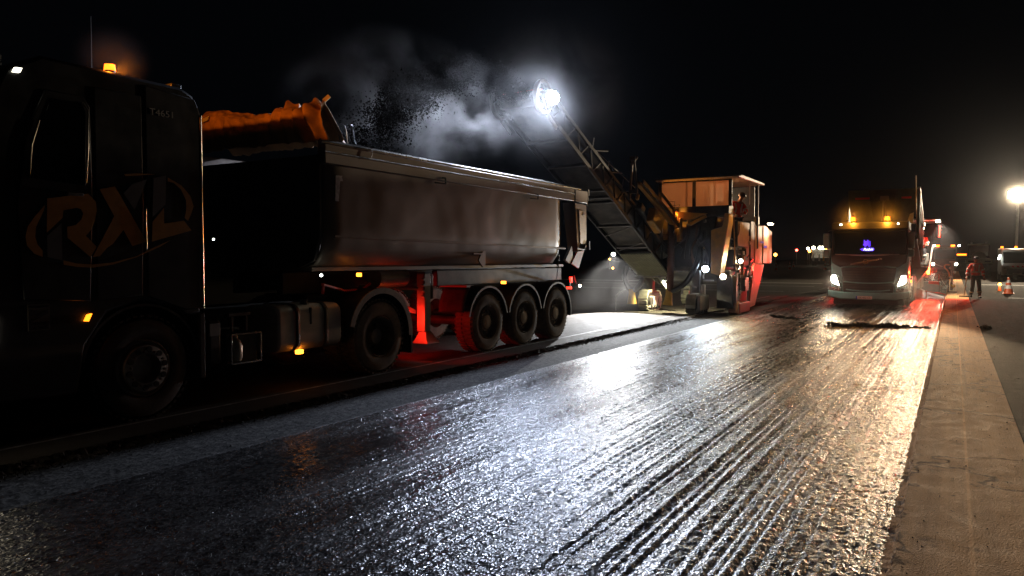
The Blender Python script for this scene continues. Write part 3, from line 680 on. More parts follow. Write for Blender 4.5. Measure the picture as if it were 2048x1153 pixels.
MB().prism([(-7.3, 3.0), (-7.3, 1.95), (-7.5, 1.55), (-9.1, 1.55), (-9.3, 1.95), (-9.3, 3.0)], 'y', 14.25, 14.3).build('tailgate', 'tub', G, bevel=.01)
# rim: pressed channel with a bright rolled top edge and a thin lower lip
rail = MB().box(-7.14, -7.00, 7.02, 14.72, 2.88, 3.14).build('top_rail', 'tub', G, bevel=.012)
MB().tube([(-7.05, 6.98, 3.16), (-7.05, 14.72, 3.165)], .038, 14).build('rail_edge', 'railmetal', rail)
MB().tube([(-6.985, 7.0, 3.03), (-6.985, 14.3, 3.04)], .010, 8).build('rail_lip', 'railmetal', rail)
MB().box(-9.62, -9.5, 7.02, 14.72, 2.88, 3.16).build('top_rail', 'tub', G, bevel=.012)
def hook(y, z): return MB().bar((-7.0, y - .12, z), (-6.97, y + .12, z + .0), .02).bar((-6.97, y + .12, z), (-6.97, y + .12, z + .09), .02).bar((-6.97, y + .12, z + .09), (-7.0, y + .06, z + .09), .018)
hook(9.5, 2.84).build('rope_hook', 'blackmetal', G); hook(12.55, 2.81).build('rope_hook', 'blackmetal', G)
MB().prism([(7.25, 2.75), (7.53, 2.76), (7.53, 2.69), (7.33, 2.68), (7.30, 2.41), (7.235, 2.41)], 'x', SX - .002, SX + .012).build('reflective_marking', 'whitetape', G)
MB().prism([(7.22, 1.965), (14.0, 1.885), (14.0, 1.85), (7.22, 1.925)], 'x', SX - .03, SX + .012).build('flank_crease', 'tub', G, bevel=.006)
MB().box(-7.12, -7.06, 10.55, 10.86, 1.72, 1.75).prism([(10.9, 1.86), (10.94, 1.86), (10.94, 1.55), (10.86, 1.50), (10.72, 1.62)], 'x', -7.1, -7.07).build('flank_bracket', 'tub', G, bevel=.005)
# rear frame: slanted corner post with a lamp box, chevron foot
pl = MB().add([(-7.0, 14.36, 2.86), (-7.0, 14.95, 2.84), (-7.06, 15.10, 1.86), (-7.06, 14.62, 1.80), (-7.3, 14.36, 2.86), (-7.3, 14.95, 2.84), (-7.3, 15.10, 1.86), (-7.3, 14.62, 1.80)], [(0, 1, 2, 3), (4, 7, 6, 5), (0, 4, 5, 1), (1, 5, 6, 2), (2, 6, 7, 3), (3, 7, 4, 0)]).build('rear_post', 'tub', G, bevel=.015)
MB().add([(-6.985, 14.52, 2.72), (-6.985, 14.88, 2.70), (-7.04, 15.03, 1.98), (-7.04, 14.72, 1.96), (-7.02, 14.52, 2.72), (-7.02, 14.88, 2.70), (-7.075, 15.03, 1.98), (-7.075, 14.72, 1.96)], [(0, 1, 2, 3), (4, 7, 6, 5), (0, 4, 5, 1), (1, 5, 6, 2), (2, 6, 7, 3), (3, 7, 4, 0)]).build('post_panel', 'alu', pl, bevel=.02)
MB().box(-7.01, -6.985, 14.72, 14.86, 2.60, 2.68).build('small_plate', 'whitetape', pl, bevel=.004)
MB().lathe([(.0, 0), (.05, 0), (.06, .03), (.03, .06)], (-7.05, 14.9, 1.92), (1, 0, 0), 16).build('hinge_cap', 'railmetal', pl)
MB().box(-7.2, -6.99, 14.36, 14.98, 2.87, 3.14).build('corner_box', 'tub', G, bevel=.015)
MB().bar((-7.05, 15.0, 3.16), (-7.05, 15.1, 2.95), .05).bar((-7.05, 15.1, 3.2), (-7.05, 15.12, 3.05), .06).bar((-7.05, 15.02, 2.95), (-7.05, 15.0, 2.84), .06).build('gate_latch', 'blackmetal', G, bevel=.006)
MB().bar((-7.05, 15.14, 2.05), (-7.05, 15.16, 1.85), .07).build('gate_latch', 'blackmetal', G, bevel=.01)
MB().add([(-7.03, 14.28, 1.55), (-7.03, 14.55, 1.80), (-7.03, 14.9, 1.84), (-7.03, 14.62, 1.44), (-7.06, 14.28, 1.55), (-7.06, 14.55, 1.80), (-7.06, 14.9, 1.84), (-7.06, 14.62, 1.44)], [(0, 1, 2, 3), (4, 7, 6, 5), (0, 4, 5, 1), (1, 5, 6, 2), (2, 6, 7, 3), (3, 7, 4, 0)]).build('rear_chevron', 'redtape', G)
MB().add([(-7.04, 14.0, 1.62), (-7.04, 14.30, 1.92), (-7.04, 14.36, 1.7), (-7.04, 14.2, 1.55), (-7.1, 14.0, 1.62), (-7.1, 14.30, 1.92), (-7.1, 14.36, 1.7), (-7.1, 14.2, 1.55)], [(0, 1, 2, 3), (4, 7, 6, 5), (0, 4, 5, 1), (1, 5, 6, 2), (2, 6, 7, 3), (3, 7, 4, 0)]).build('gusset', 'tub', G)
# chassis
ch = MB()
for x in (-8.75, -7.85): ch.box(x - .06, x + .06, 7.0, 14.6, 1.16, 1.46)
for y in (7.4, 9.6, 11.0, 12.3, 13.6, 14.5): ch.box(-8.7, -7.9, y - .06, y + .06, 1.2, 1.4)
ch.build('chassis_frame', 'blackmetal', G, bevel=.01)
MB().box(-7.35, -7.24, 9.75, 14.2, 1.20, 1.46).build('side_rail', 'blackmetal', G, bevel=.01)
MB().cyl((-7.45, 8.45, 1.36), (-7.45, 9.12, 1.36), .15, n=28).cyl((-7.45, 9.12, 1.36), (-7.45, 9.15, 1.36), .14, .09, n=28).build('air_tank', 'greymetal', G)
lg = MB().box(-7.36, -7.2, 9.36, 9.52, .48, 1.42).build('landing_leg', 'greymetal', G, bevel=.012)
MB().add([(-7.40, 9.28, .30), (-7.08, 9.28, .30), (-7.08, 9.62, .30), (-7.40, 9.62, .30), (-7.36, 9.32, .38), (-7.14, 9.32, .38), (-7.14, 9.58, .38), (-7.36, 9.58, .38), (-7.33, 9.38, .49), (-7.2, 9.38, .49), (-7.2, 9.52, .49), (-7.33, 9.52, .49)],
         [(0, 3, 2, 1), (0, 1, 5, 4), (1, 2, 6, 5), (2, 3, 7, 6), (3, 0, 4, 7), (4, 5, 9, 8), (5, 6, 10, 9), (6, 7, 11, 10), (7, 4, 8, 11), (8, 9, 10, 11)]).build('leg_foot', 'greymetal', lg, bevel=.008)
MB().box(-9.4, -9.24, 9.36, 9.52, .32, 1.42).build('landing_leg', 'greymetal', G, bevel=.012)
MB().bar((-7.5, 8.3, 1.22), (-7.4, 9.36, .80), .06).bar((-7.6, 8.3, 1.24), (-7.36, 9.4, 1.16), .08, .03).bar((-7.5, 8.95, 1.18), (-7.45, 8.88, 1.05), .04).split('leg_brace', 'greymetal', G, bevel=.004)
MB().bar((-7.3, 7.25, 1.30), (-7.35, 7.7, 1.20), .05, .03).bar((-7.3, 7.27, 1.29), (-7.3, 7.25, 1.17), .03).bar((-7.35, 7.7, 1.20), (-7.5, 9.0, 1.21), .04, .03).bar((-7.35, 8.08, 1.2), (-7.3, 8.2, 1.29), .05, .03).split('pipe_bracket', 'redpaint', G, bevel=.003)
MB().box(-7.36, -7.22, 9.56, 9.62, 1.0, 1.40).build('leg_gearbox', 'blackmetal', G, bevel=.01)
b = MB()
for i in range(4): b.cyl((-7.24, 9.34, 1.05 + .09*i), (-7.19, 9.34, 1.05 + .09*i), .02, n=8)
b.split('bolt', 'greymetal', G)
for y in (11.0, 12.31, 13.63):
    wheel_parts(G, (-7.24, y, .53), .53, .385, 1, 'trailer', near=True); wheel_parts(G, (-9.36, y, .53), .53, .385, -1, 'trailer')
    MB().cyl((-9.2, y, .53), (-7.4, y, .53), .08).build('axle', 'blackmetal', G)
    mg = arch_strip('mudguard', 'blackplastic', G, y, .53, .64, 12 if y < 13.6 else -8, 168 if y > 11.1 else 150, -7.5, -7.05, .02, 18)
    MB().prism(arc(y, .53, .645, 12 if y < 13.6 else -8, 168, 18) + arc(y, .53, .61, 168, 12 if y < 13.6 else -8, 18), 'x', -7.052, -7.03).build('mudguard_rim', 'greymetal', mg)
    MB().bar((-7.5, y, 1.15), (-7.5, y, 1.25), .05).build('mudguard_stay', 'blackmetal', G)
fl = MB().grid(lambda u, v: (-7.58 + .52*u, 10.33 - .10*(1-v)**.7 + .08*v - .14*v*(1 - v) + .02, .74 + .42*v), 8, 8).build('front_flap', 'rubber', G, solid=.012, fix=False)
MB().box(-7.6, -7.04, 10.30, 10.42, 1.165, 1.20).build('flap_bar', 'greymetal', fl)
MB().box(-7.12, -7.04, 11.53, 11.59, 1.19, 1.24).build('side_marker', 'ambermark2', G, bevel=.006)
MB().box(-7.12, -7.06, 7.71, 7.76, 1.40, 1.45).build('side_marker', 'ambermark2', G, bevel=.006)
MB().ball((-7.1, 7.03, 1.43), .02, 10, 8).build('front_marker', 'whitedot', G)
MB().box(-7.35, -7.08, 14.28, 14.34, 1.05, 1.2).build('lamp_board', 'blackmetal', G, bevel=.01)
MB().box(-7.1, -7.05, 14.30, 14.36, 1.14, 1.26).build('tail_lamp', 'tail', G, bevel=.004)
MB().box(-7.2, -7.08, 14.36, 14.38, 1.00, 1.05).build('tail_lamp', 'tail', G)
MB().tube([(-7.03, 14.40, 1.29), (-7.02, 14.42, 1.2), (-7.0, 14.46, 1.11)], .012).build('lamp_guard', 'whitetape', G)
MB().ball((-7.0, 14.62, 1.06), .03, 10, 8).build('outline_marker', 'warm', G)
MB().tube([(-7.24, 14.0, 1.50), (-7.16, 13.9, 1.6), (-7.1, 13.8, 1.72), (-7.05, 13.72, 1.74), (-7.06, 13.7, 1.5), (-7.2, 13.9, 1.2)], .012).build('hose_loop', 'blackplastic', G)
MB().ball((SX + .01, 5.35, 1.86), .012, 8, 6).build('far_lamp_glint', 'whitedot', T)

# tarpaulin bunched on the front wall
def tarp_pt(u, v):
    x = -9.5 + 2.46*u; k = max(0., (u - .60)/.40)                     # k grows in the gathered right-hand part
    ys_ = [6.97, 6.90, 6.93, 7.06, 7.30 - .10*k, 7.62 - .25*k, 7.62 - .25*k]; zs_ = [3.16, 3.36, 3.52, 3.585, 3.47, 3.20, 3.20]
    i = int(min(5, v*5)); f = v*5 - i; f = f*f*(3 - 2*f)*.5 + f*.5
    y = ys_[i]*(1-f) + ys_[i+1]*f; z = zs_[i]*(1-f) + zs_[i+1]*f; hz_ = max(0., (z - 3.16)/.42)
    top = np.interp(u, [0, .08, .2, .35, .55, .66, .72, .78, .84, .90, .96, 1.], [.10, .15, .16, .08, .01, .02, .11, .12, .03, .05, .09, .12])
    z += top*hz_**1.4
    pl = k**.5
    z += pl*hz_*(.035*math.sin(u*95) + .05*mnoise.noise((u*30, v*2, 3.)))
    y += pl*(.055*math.sin(u*70 + v*4) + .07*mnoise.noise((u*24, v*3, 7.))) + .14*k*k*(1 - hz_)
    w = .028*mnoise.noise((u*5, v*5, 9.)) + .034*(1 - 2*abs(mnoise.noise((u*11 + v*3, v*4, 2.)))) + .012*mnoise.noise((u*30, v*14, 5.))
    return (x + .03*pl*mnoise.noise((u*20, v*6, 1.)), y - w, z + w*.8)
tp = MB().grid(tarp_pt, 220, 56).build('tarpaulin', 'tarp', None, smooth=60, solid=.008, fix=False)
tag(tp, 'crumpled canvas tarpaulin bunched along the front wall of the tipping trailer', 'tarpaulin')
MB().add([(-9.36, 6.845, 3.55), (-9.08, 6.835, 3.60), (-9.08, 6.855, 3.66), (-9.36, 6.865, 3.61)], [(0, 1, 2, 3)]).build('reflective_patch', 'tape', tp, solid=.006, smooth=0)
ce = Vector(tarp_pt(1, .55)); MB().bar(ce + Vector((-.02, 0, -.02)), ce + Vector((.03, .05, .05)), .03, .05).build('strap_end', 'tape', tp)
for k in range(3):
    MB().tube([(-7.2 + .08*k + .05*math.sin(t*5 + k), 7.3 + .35*t + .1*k, 3.45 - .35*t + .04*math.sin(t*9)) for t in [i/12 for i in range(13)]], .008, 6).build('tarp_rope', 'blackhose', tp)
MB().tube([(-7.02, 7.85, 3.22), (-6.97, 7.88, 3.17), (-6.96, 7.87, 3.08), (-6.97, 7.85, 3.02)], .006, 6).build('tarp_hook', 'railmetal', tp)
def spl(pts, n=24):
    P = [Vector(p) for p in pts]; P = [P[0]*2 - P[1]] + P + [P[-1]*2 - P[-2]]; out = []
    for i in range(1, len(P)-2):
        for k in range(n if i < len(P)-3 else n+1):
            t = k/n; a, b, c, d = P[i-1], P[i], P[i+1], P[i+2]
            out.append(.5*((2*b) + (c-a)*t + (2*a-5*b+4*c-d)*t*t + (3*b-a-3*c+d)*t**3))
    return out
def spl0(p): return spl(p, 6)
# ------------------------------------------------------------------ cold milling machine (faces -y, loads the trailer)
K = thing('milling_machine', 'amber cold milling machine with canopy and long loading conveyor behind the trailer', 'milling machine', (-7.2, 24.5, 0))
MB().prism([(22.5, 1.25), (22.5, 2.6), (22.75, 2.95), (28.2, 2.95), (28.4, 2.4), (28.4, 1.3), (26.5, 1.0), (23.2, .95)], 'x', -8.45, -6.25).build('body', 'blackmetal', K, bevel=.04)
MB().prism([(-6.32, 1.22), (-6.04, 1.14), (-5.99, 1.55), (-5.90, 2.1), (-5.80, 2.70), (-5.80, 3.02), (-5.92, 3.02), (-5.98, 2.62), (-6.32, 2.52)], 'y', 22.30, 22.85).build('corner_panel', 'orange', K, bevel=.03)
MB().prism([(-8.5, 1.3), (-8.45, 2.6), (-8.2, 2.95), (-7.9, 2.95), (-7.9, 1.3)], 'y', 22.36, 22.9).build('corner_panel', 'convdark', K, bevel=.03)
MB().box(-7.86, -6.36, 22.40, 22.5, 1.4, 2.3).build('radiator_grille', 'convdark', K, bevel=.01)
g = MB()
for i in range(12): g.box(-7.8, -6.42, 22.385, 22.41, 1.45 + i*.07, 1.48 + i*.07)
g.split('grille_slat', 'convdark', K)
MB().prism([(-7.35, 3.10), (-6.42, 3.02), (-6.85, 2.86), (-7.32, 2.82)], 'y', 22.2, 22.34).build('front_panel', 'orange', K, bevel=.01)
MB().bar((-6.95, 22.25, 2.70), (-6.45, 22.25, 2.95), .09).bar((-6.97, 22.25, 2.68), (-7.0, 22.25, 2.86), .05).build('lift_bracket', 'orange', K, bevel=.01)
MB().box(-8.3, -5.85, 22.55, 23.1, 2.95, 3.27).build('platform_beam', 'blackmetal', K, bevel=.02)
MB().box(-8.2, -5.9, 23.0, 26.2, 1.95, 2.02).build('platform', 'greymetal', K)
cp_ = part('canopy', K)
MB().prism([(22.75, 4.16), (22.8, 4.11), (26.3, 4.16), (26.3, 4.24), (23.2, 4.24)], 'x', -8.25, -5.62).build('roof', 'cream', cp_, bevel=.02)
f = MB()
for x in (-8.17, -7.06, -5.93): f.box(x - .05, x + .05, 22.98, 23.06, 3.25, 4.13)
f.box(-8.2, -5.9, 22.99, 23.05, 4.07, 4.13)
for x in (-8.17, -5.78): f.box(x - .03, x + .03, 26.0, 26.06, 2.0, 4.16)
f.split('window_bar', 'blackmetal', cp_, bevel=.008)
MB().box(-8.12, -7.11, 23.015, 23.025, 3.27, 4.07).build('pane', 'pane', cp_); MB().box(-7.01, -5.98, 23.015, 23.025, 3.27, 4.07).build('pane', 'pane', cp_)
MB().box(-8.2, -5.9, 26.08, 26.12, 2.4, 4.12).build('rear_screen', 'greymetal', cp_)
MB().box(-7.75, -7.55, 24.3, 24.5, 2.0, 3.85).build('cab_locker', 'orange', cp_, bevel=.02)
MB().cyl((-7.3, 23.35, 2.0), (-7.3, 23.35, 4.12), .025).cyl((-6.05, 23.3, 3.2), (-6.05, 23.3, 4.1), .02).cyl((-5.72, 24.6, 3.4), (-5.72, 24.6, 4.1), .014).build('canopy_pole', 'whitemetal', cp_)
MB().box(-7.45, -7.15, 24.25, 24.4, 4.0, 4.1).build('canopy_lamp', 'warm', cp_)
spot((-7.3, 24.3, 3.95), (-7.0, 23.2, 3.4), 260, (1, .45, .18), 160, .4, .06, cp_)
# right flank: ladder, drum housing, plates, rear box
MB().prism([(23.1, .15), (23.1, 1.3), (25.4, 1.3), (25.4, .15)], 'x', -6.25, -5.95).build('drum_housing', 'greymetal', K, bevel=.03)
MB().prism([(-6.3, .12), (-6.3, 1.12), (-5.86, 1.14), (-5.80, .12)], 'y', 22.95, 23.08).build('housing_front', 'rollergreen' if 0 else 'darkgrey', K, bevel=.01)
ep = MB().prism(arc(24.0, .62, 1.0, 150, 215, 10) + arc(24.0, .62, .86, 215, 150, 10), 'x', -5.9, -5.72).build('edge_protector', 'greymetal', K, bevel=.01)
MB().box(-5.95, -5.64, 23.15, 24.5, -.03, .28).build('side_skid', 'redpaint', K, bevel=.03)
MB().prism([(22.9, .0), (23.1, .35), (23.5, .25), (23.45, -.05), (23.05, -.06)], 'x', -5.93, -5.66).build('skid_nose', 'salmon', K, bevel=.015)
MB().box(-5.9, -5.70, 24.1, 24.55, .62, 1.05).build('tool_box', 'greymetal', K, bevel=.02)
MB().box(-5.72, -5.69, 24.0, 24.22, .78, .98).build('data_plate', 'whitemetal', K, bevel=.005)
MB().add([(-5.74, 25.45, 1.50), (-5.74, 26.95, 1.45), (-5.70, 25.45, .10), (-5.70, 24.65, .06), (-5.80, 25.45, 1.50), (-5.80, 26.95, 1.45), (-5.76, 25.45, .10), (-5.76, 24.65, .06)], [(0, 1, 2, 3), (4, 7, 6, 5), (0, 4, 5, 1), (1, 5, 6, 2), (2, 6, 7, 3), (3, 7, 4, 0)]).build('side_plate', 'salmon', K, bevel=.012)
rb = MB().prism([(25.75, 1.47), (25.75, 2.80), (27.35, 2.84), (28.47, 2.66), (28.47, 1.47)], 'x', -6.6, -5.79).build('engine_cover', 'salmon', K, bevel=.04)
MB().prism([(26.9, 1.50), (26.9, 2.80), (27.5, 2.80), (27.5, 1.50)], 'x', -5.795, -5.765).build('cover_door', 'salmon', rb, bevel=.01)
MB().box(-5.765, -5.76, 26.4, 26.9, 2.20, 2.26).build('cover_stripe', 'blueplate', rb)
MB().box(-5.765, -5.76, 26.95, 27.45, 2.04, 2.12).build('cover_stripe', 'blueplate', rb)
MB().box(-6.0, -5.85, 26.35, 26.65, 2.84, 3.12).build('exhaust_box', 'whitemetal', K, bevel=.02)
MB().cyl((-5.85, 25.85, 2.6), (-5.85, 25.9, 3.0), .02).ball((-5.85, 25.9, 3.03), .04, 8, 6).build('hand_rail', 'greymetal', K)
MB().box(-5.72, -5.56, 27.3, 27.55, 2.87, 2.92).build('work_lamp', 'warm', K, bevel=.01)
spot((-5.62, 27.42, 2.85), (-5.72, 27.3, 0), 260, (1, .9, .7), 140, .5, .04, K)
MB().box(-5.92, -5.76, 23.25, 24.75, 2.02, 2.84).build('control_console', 'blackplastic', K, bevel=.04)
ld = MB()
for y in (23.35, 23.75): ld.bar((-5.78, y, .5), (-5.86, y, 2.0), .04)
for z in (.6, .9, 1.2, 1.5, 1.8): ld.bar((-5.79, 23.35, z), (-5.79, 23.75, z), .03)
ld.split('ladder_bar', 'blackmetal', K)
MB().box(-6.62, -5.80, 25.15, 25.72, 1.35, 2.92).build('dark_filler_box', 'blackmetal', K, bevel=.03)  # added black box, darkens the lit end of the engine cover
MB().box(-5.98, -5.82, 24.4, 25.1, 1.4, 2.85).build('control_cabinet', 'blackmetal', K, bevel=.03)
MB().box(-5.83, -5.80, 24.3, 24.42, 2.10, 2.22).box(-5.83, -5.80, 24.2, 24.45, 1.78, 1.90).build('control_label', 'whitemetal', K, bevel=.005)
MB().box(-5.86, -5.74, 24.0, 24.1, 1.15, 1.75).build('control_arm', 'orange', K, bevel=.02)
MB().tube([(-5.78, 22.9, 1.5), (-5.76, 22.95, 1.8), (-5.8, 23.05, 2.2), (-5.85, 23.1, 3.0)], .018).build('grab_rail', 'orange', K)
MB().box(-5.84, -5.80, 25.62, 25.66, 1.5, 1.62).build('red_reflector', 'redtape', K)
# hydraulic lines, boxes and bolts that clutter the front and the flank
hr = random.Random(3)
for i in range(11):
    x = -7.85 + 1.5*hr.random(); z0 = 1.3 + .5*hr.random(); z1 = 2.3 + .5*hr.random(); x1 = x + hr.uniform(-.35, .35)
    MB().tube(spl0([(x, 22.36, z0), (x + hr.uniform(-.1, .1), 22.22, z0*.6 + z1*.4), (x1, 22.26, z0*.3 + z1*.7), (x1, 22.38, z1)]), .018 + .012*hr.random(), 7).build('hydraulic_hose', hr.choice(['blackhose', 'blackhose', 'hose', 'darkgrey']), K)
for i in range(9):
    x = hr.uniform(-7.9, -6.5); z = hr.uniform(1.3, 2.8); w = hr.uniform(.06, .16)
    MB().box(x, x + w, 22.30, 22.42, z, z + hr.uniform(.05, .2)).build('junction_box', hr.choice(['darkgrey', 'greymetal', 'orange', 'blackmetal']), K, bevel=.01)
for i in range(10):
    y = hr.uniform(23.1, 25.5); z = hr.uniform(.4, 2.3)
    MB().tube(spl0([(-5.86, y, z), (-5.74, y + .1, z + .2), (-5.76, y + hr.uniform(.1, .6), z + hr.uniform(.2, .6)), (-5.88, y + hr.uniform(.2, .7), z + .6)]), .016, 7).build('hydraulic_hose', 'blackhose', K)
for i in range(8):
    y = hr.uniform(23.2, 25.2); z = hr.uniform(1.2, 2.6)
    MB().box(-5.84, -5.76, y, y + hr.uniform(.06, .25), z, z + hr.uniform(.05, .22)).build('valve', hr.choice(['darkgrey', 'greymetal', 'whitemetal', 'blackmetal']), K, bevel=.012)
# lamps on the front
def lamp_head(c, tgt, mat, r, power, col, parent, ang=150, name='work_lamp', n=16, soft=None):
    c = Vector(c); d = (Vector(tgt) - c).normalized()
    MB().cyl(c - d*.09, c, r*.75, r*1.06, n).build(name + '_housing', 'blackplastic', parent)
    MB().cyl(c + d*.001, c + d*.008, r, r, n).build(name + '_lens', mat, parent)
    return spot(c + d*.03, tgt, power, col, ang, .5, soft or r*.6, parent)
lamp_head((-6.45, 22.22, 1.35), (-5.0, 15.0, -.1), 'led', .10, 950, (.80, .90, 1), K, 80)
MB().bar((-6.6, 22.26, 1.0), (-6.46, 22.26, 1.28), .05).bar((-6.62, 22.26, 1.08), (-6.5, 22.24, 1.1), .09).bar((-6.8, 22.26, 1.0), (-6.2, 22.26, 1.0), .04).build('lamp_bracket', 'whitemetal', K, bevel=.006)
lamp_head((-5.93, 22.28, 1.12), (-4.8, 18.0, 0), 'warm', .09, 130, (1, .98, .8), K, 90)
lamp_head((-5.74, 23.6, 1.58), (-4.4, 20.0, .8), 'warm', .07, 380, (1, .72, .36), K, 150)
lamp_head((-9.25, 21.75, 1.8), (-8.2, 19.6, 0), 'whitedot', .07, 6500, (.95, .97, 1), K, 70)
lamp_head((-7.6, 22.1, 1.0), (-7.7, 22.6, 0), 'whitedot', .05, 420, (1, .95, .6), K, 150)
lamp_head((-5.76, 25.2, 1.6), (-3.5, 25.5, .0), 'tail', .05, 160, (1, .10, .06), K, 160)
MB().cyl((-7.46, 22.36, 3.02), (-7.46, 22.36, 3.10), .045, n=12).build('beacon', 'amber', K)
point((-7.46, 22.20, 3.02), 34, (1, .36, .04), .03, K)
# crawler tracks
def crawler(cx, y0, z0, L=1.35, H=.60, W=.30):
    tr = part('crawler_track', K); r = H/2; cy0 = y0 + r; cy1 = y0 + L - r; cz = z0 + r
    path = [(cy0 + r*math.cos(R(a)), cz + r*math.sin(R(a))) for a in range(270, 89, -15)] + [(cy1 + r*math.cos(R(a)), cz + r*math.sin(R(a))) for a in range(90, -91, -15)]
    MB().prism([(cy0 + (p[0]-cy0)*.93 if p[0] < cy0 else (cy1 + (p[0]-cy1)*.93 if p[0] > cy1 else p[0]), cz + (p[1]-cz)*.90) for p in path], 'x', cx - W*.42, cx + W*.42).build('track_chain', 'blackmetal', tr)
    sh = MB(); per = 0; pts = [Vector((0, *p)) for p in path]
    segs = []
    for i in range(len(pts)):
        a, b = pts[i], pts[(i+1) % len(pts)]; segs.append((a, b, (b-a).length))
    tot = sum(s[2] for s in segs); n = 22
    for k in range(n):
        d = tot*k/n
        for a, b, l in segs:
            if d <= l:
                p = a + (b-a)*(d/l); t = (b-a).normalized(); break
            d -= l
        ang = math.atan2(t.z, t.y)
        sh.obox((cx, p.y, p.z), (W, tot/n*.78, .045), (ang, 0, 0))
    sh.split('track_shoe', 'trackmetal', tr, bevel=.008)
    MB().prism([(y0 + .16, z0 + .10), (y0 + L - .16, z0 + .10), (y0 + L - .3, z0 + H - .14), (y0 + .3, z0 + H - .14)], 'x', cx - W/2 + .02, cx + W/2 + .04).build('track_frame', 'cream', tr, bevel=.02)
    b = MB()
    for k in range(4): b.cyl((cx - W/2, y0 + .3 + k*.25, z0 + .12), (cx + W/2 + .06, y0 + .3 + k*.25, z0 + .12), .06, n=12)
    b.cyl((cx - W/2, cy0, cz), (cx + W/2 + .05, cy0, cz), .14).cyl((cx - W/2, cy1, cz), (cx + W/2 + .05, cy1, cz), .14)
    b.split('roller', 'blackmetal', tr)
    MB().box(cx - .12, cx + .12, y0 + L/2 - .14, y0 + L/2 + .14, z0 + .4, 1.3).build('lifting_column', 'greymetal', tr, bevel=.02)
    MB().prism([(y0 - .02, z0 + H*.55), (y0 + .12, z0 + H + .05), (y0 + .55, z0 + H + .08), (y0 + .55, z0 + H + .03), (y0 + .15, z0 + H)], 'x', cx - W/2, cx + W/2).build('track_guard', 'trackmetal', tr, bevel=.01)
    return tr
crawler(-8.38, 22.05, 0.01); t2 = crawler(-6.7, 21.55, -.055)
crawler(-8.38, 26.3, 0.01); crawler(-6.7, 26.3, -.06)
MB().prism([(-6.53, .12), (-6.53, .55), (-6.44, .55), (-6.44, .12)], 'y', 21.7, 22.6).build('track_cover', 'cream', t2, bevel=.01)
MB().bar((-6.7, 21.6, .62), (-6.72, 21.65, .85), .06).bar((-6.72, 21.65, .85), (-6.55, 21.7, .80), .05).bar((-6.95, 21.5, .60), (-6.95, 21.6, .75), .05).bar((-6.95, 21.6, .75), (-6.8, 21.7, .74), .04).bar((-6.45, 22.0, .6), (-6.45, 22.0, .88), .12).build('steer_cylinder', 'whitemetal', t2, bevel=.008)
# suction hoses with amber boots
def ribbed(path, r): return [r*(1 + .05*math.sin(i*2.2)) for i in range(len(path))]
h1 = spl([(-7.55, 22.25, 2.86), (-7.44, 21.95, 2.5), (-7.40, 21.85, 1.7), (-7.42, 21.85, 1.05), (-7.43, 21.85, .66)]); MB().tube(h1, ribbed(h1, .105), 14).build('suction_hose', 'hose', K)
h2 = spl([(-6.62, 22.30, 2.05), (-6.66, 22.0, 1.5), (-6.9, 21.9, 1.0), (-7.2, 21.87, .74), (-7.42, 21.85, .68)]); MB().tube(h2, ribbed(h2, .085), 14).build('suction_hose', 'blackhose', K)
h3 = spl([(-9.0, 22.3, 1.45), (-9.0, 22.1, 1.1), (-8.85, 22.0, .78), (-8.7, 21.95, .66)]); MB().tube(h3, ribbed(h3, .085), 14).build('suction_hose', 'blackhose', K)
h4 = spl([(-8.45, 22.2, 1.0), (-8.45, 22.0, .85), (-8.55, 21.95, .72), (-8.68, 21.95, .66)]); MB().tube(h4, ribbed(h4, .085), 14).build('suction_hose', 'blackhose', K)
for x, y, lean in ((-7.44, 21.85, -.12), (-8.70, 21.95, .0)):
    MB().lathe([(.10, 0), (.105, .04), (.10, .12), (.12, .3), (.15, .46), (.135, .46), (.1, .3), (.08, .1)], (x, y, .70), (lean, 0, -1), 18, closed=True).build('hose_boot', 'boot', K)
MB().tube([(-8.86, 21.8, .70), (-8.95, 21.6, .62), (-9.05, 21.5, .5)], .012).build('chain_arm', 'whitemetal', K)
c = MB()
for i in range(16): c.ball((-9.05, 21.5, .48 - i*.028), .012, 6, 4, (1, .6, 1.3))
c.build('chain', 'whitemetal', K)
# conveyor
B0 = Vector((-8.08, 22.2, 1.16)); B1 = Vector((-8.31, 14.25, 5.02)); D = (B1 - B0).normalized(); LEN = (B1 - B0).length
A_ = Vector((1, 0, 0)); A_ = (A_ - D*A_.dot(D)).normalized(); N_ = A_.cross(-D).normalized()
if N_.z < 0: N_ = -N_
def cp(t, a, n): return B0 + D*t + A_*a + N_*n
CV = part('conveyor', K)
for s in (-1, 1):
    m = MB()
    m.bar(cp(0, s*.52, 0), cp(LEN - .1, s*.54, 0), .05, .10, N_).bar(cp(.6, s*.52, .62), cp(LEN - .3, s*.54, .46), .05, .08, N_)
    for k in range(11):
        t = .7 + k*.76
        m.bar(cp(t, s*.53, .0), cp(t + .38, s*.53, .56), .03, .03, A_).bar(cp(t + .38, s*.53, .56), cp(t + .76, s*.53, .0), .03, .03, A_)
    m.build('side_truss', 'convdark', CV)
    MB().prism([(0, 0), (0, 0)], 'x', 0, 0) if 0 else None
    sk = MB().add([cp(1.6, s*.50, .08), cp(LEN - .5, s*.52, .08), cp(LEN - .6, s*.52, .40), cp(1.6, s*.50, .48)], [(0, 1, 2, 3)]).build('side_cover', 'convdark', CV, solid=.02)
MB().add([cp(1.4, -.48, .10), cp(1.4, .48, .10), cp(LEN, .5, .10), cp(LEN, -.5, .10)], [(0, 1, 2, 3)]).build('return_belt', 'rubber', CV, solid=.02)
MB().grid(lambda u, v: cp(.3 + (LEN - .3)*v, -.5 + u, .36 + .12*(2*u - 1)**2), 9, 4).build('carrying_belt', 'rubber', CV, solid=.02)
m = MB()
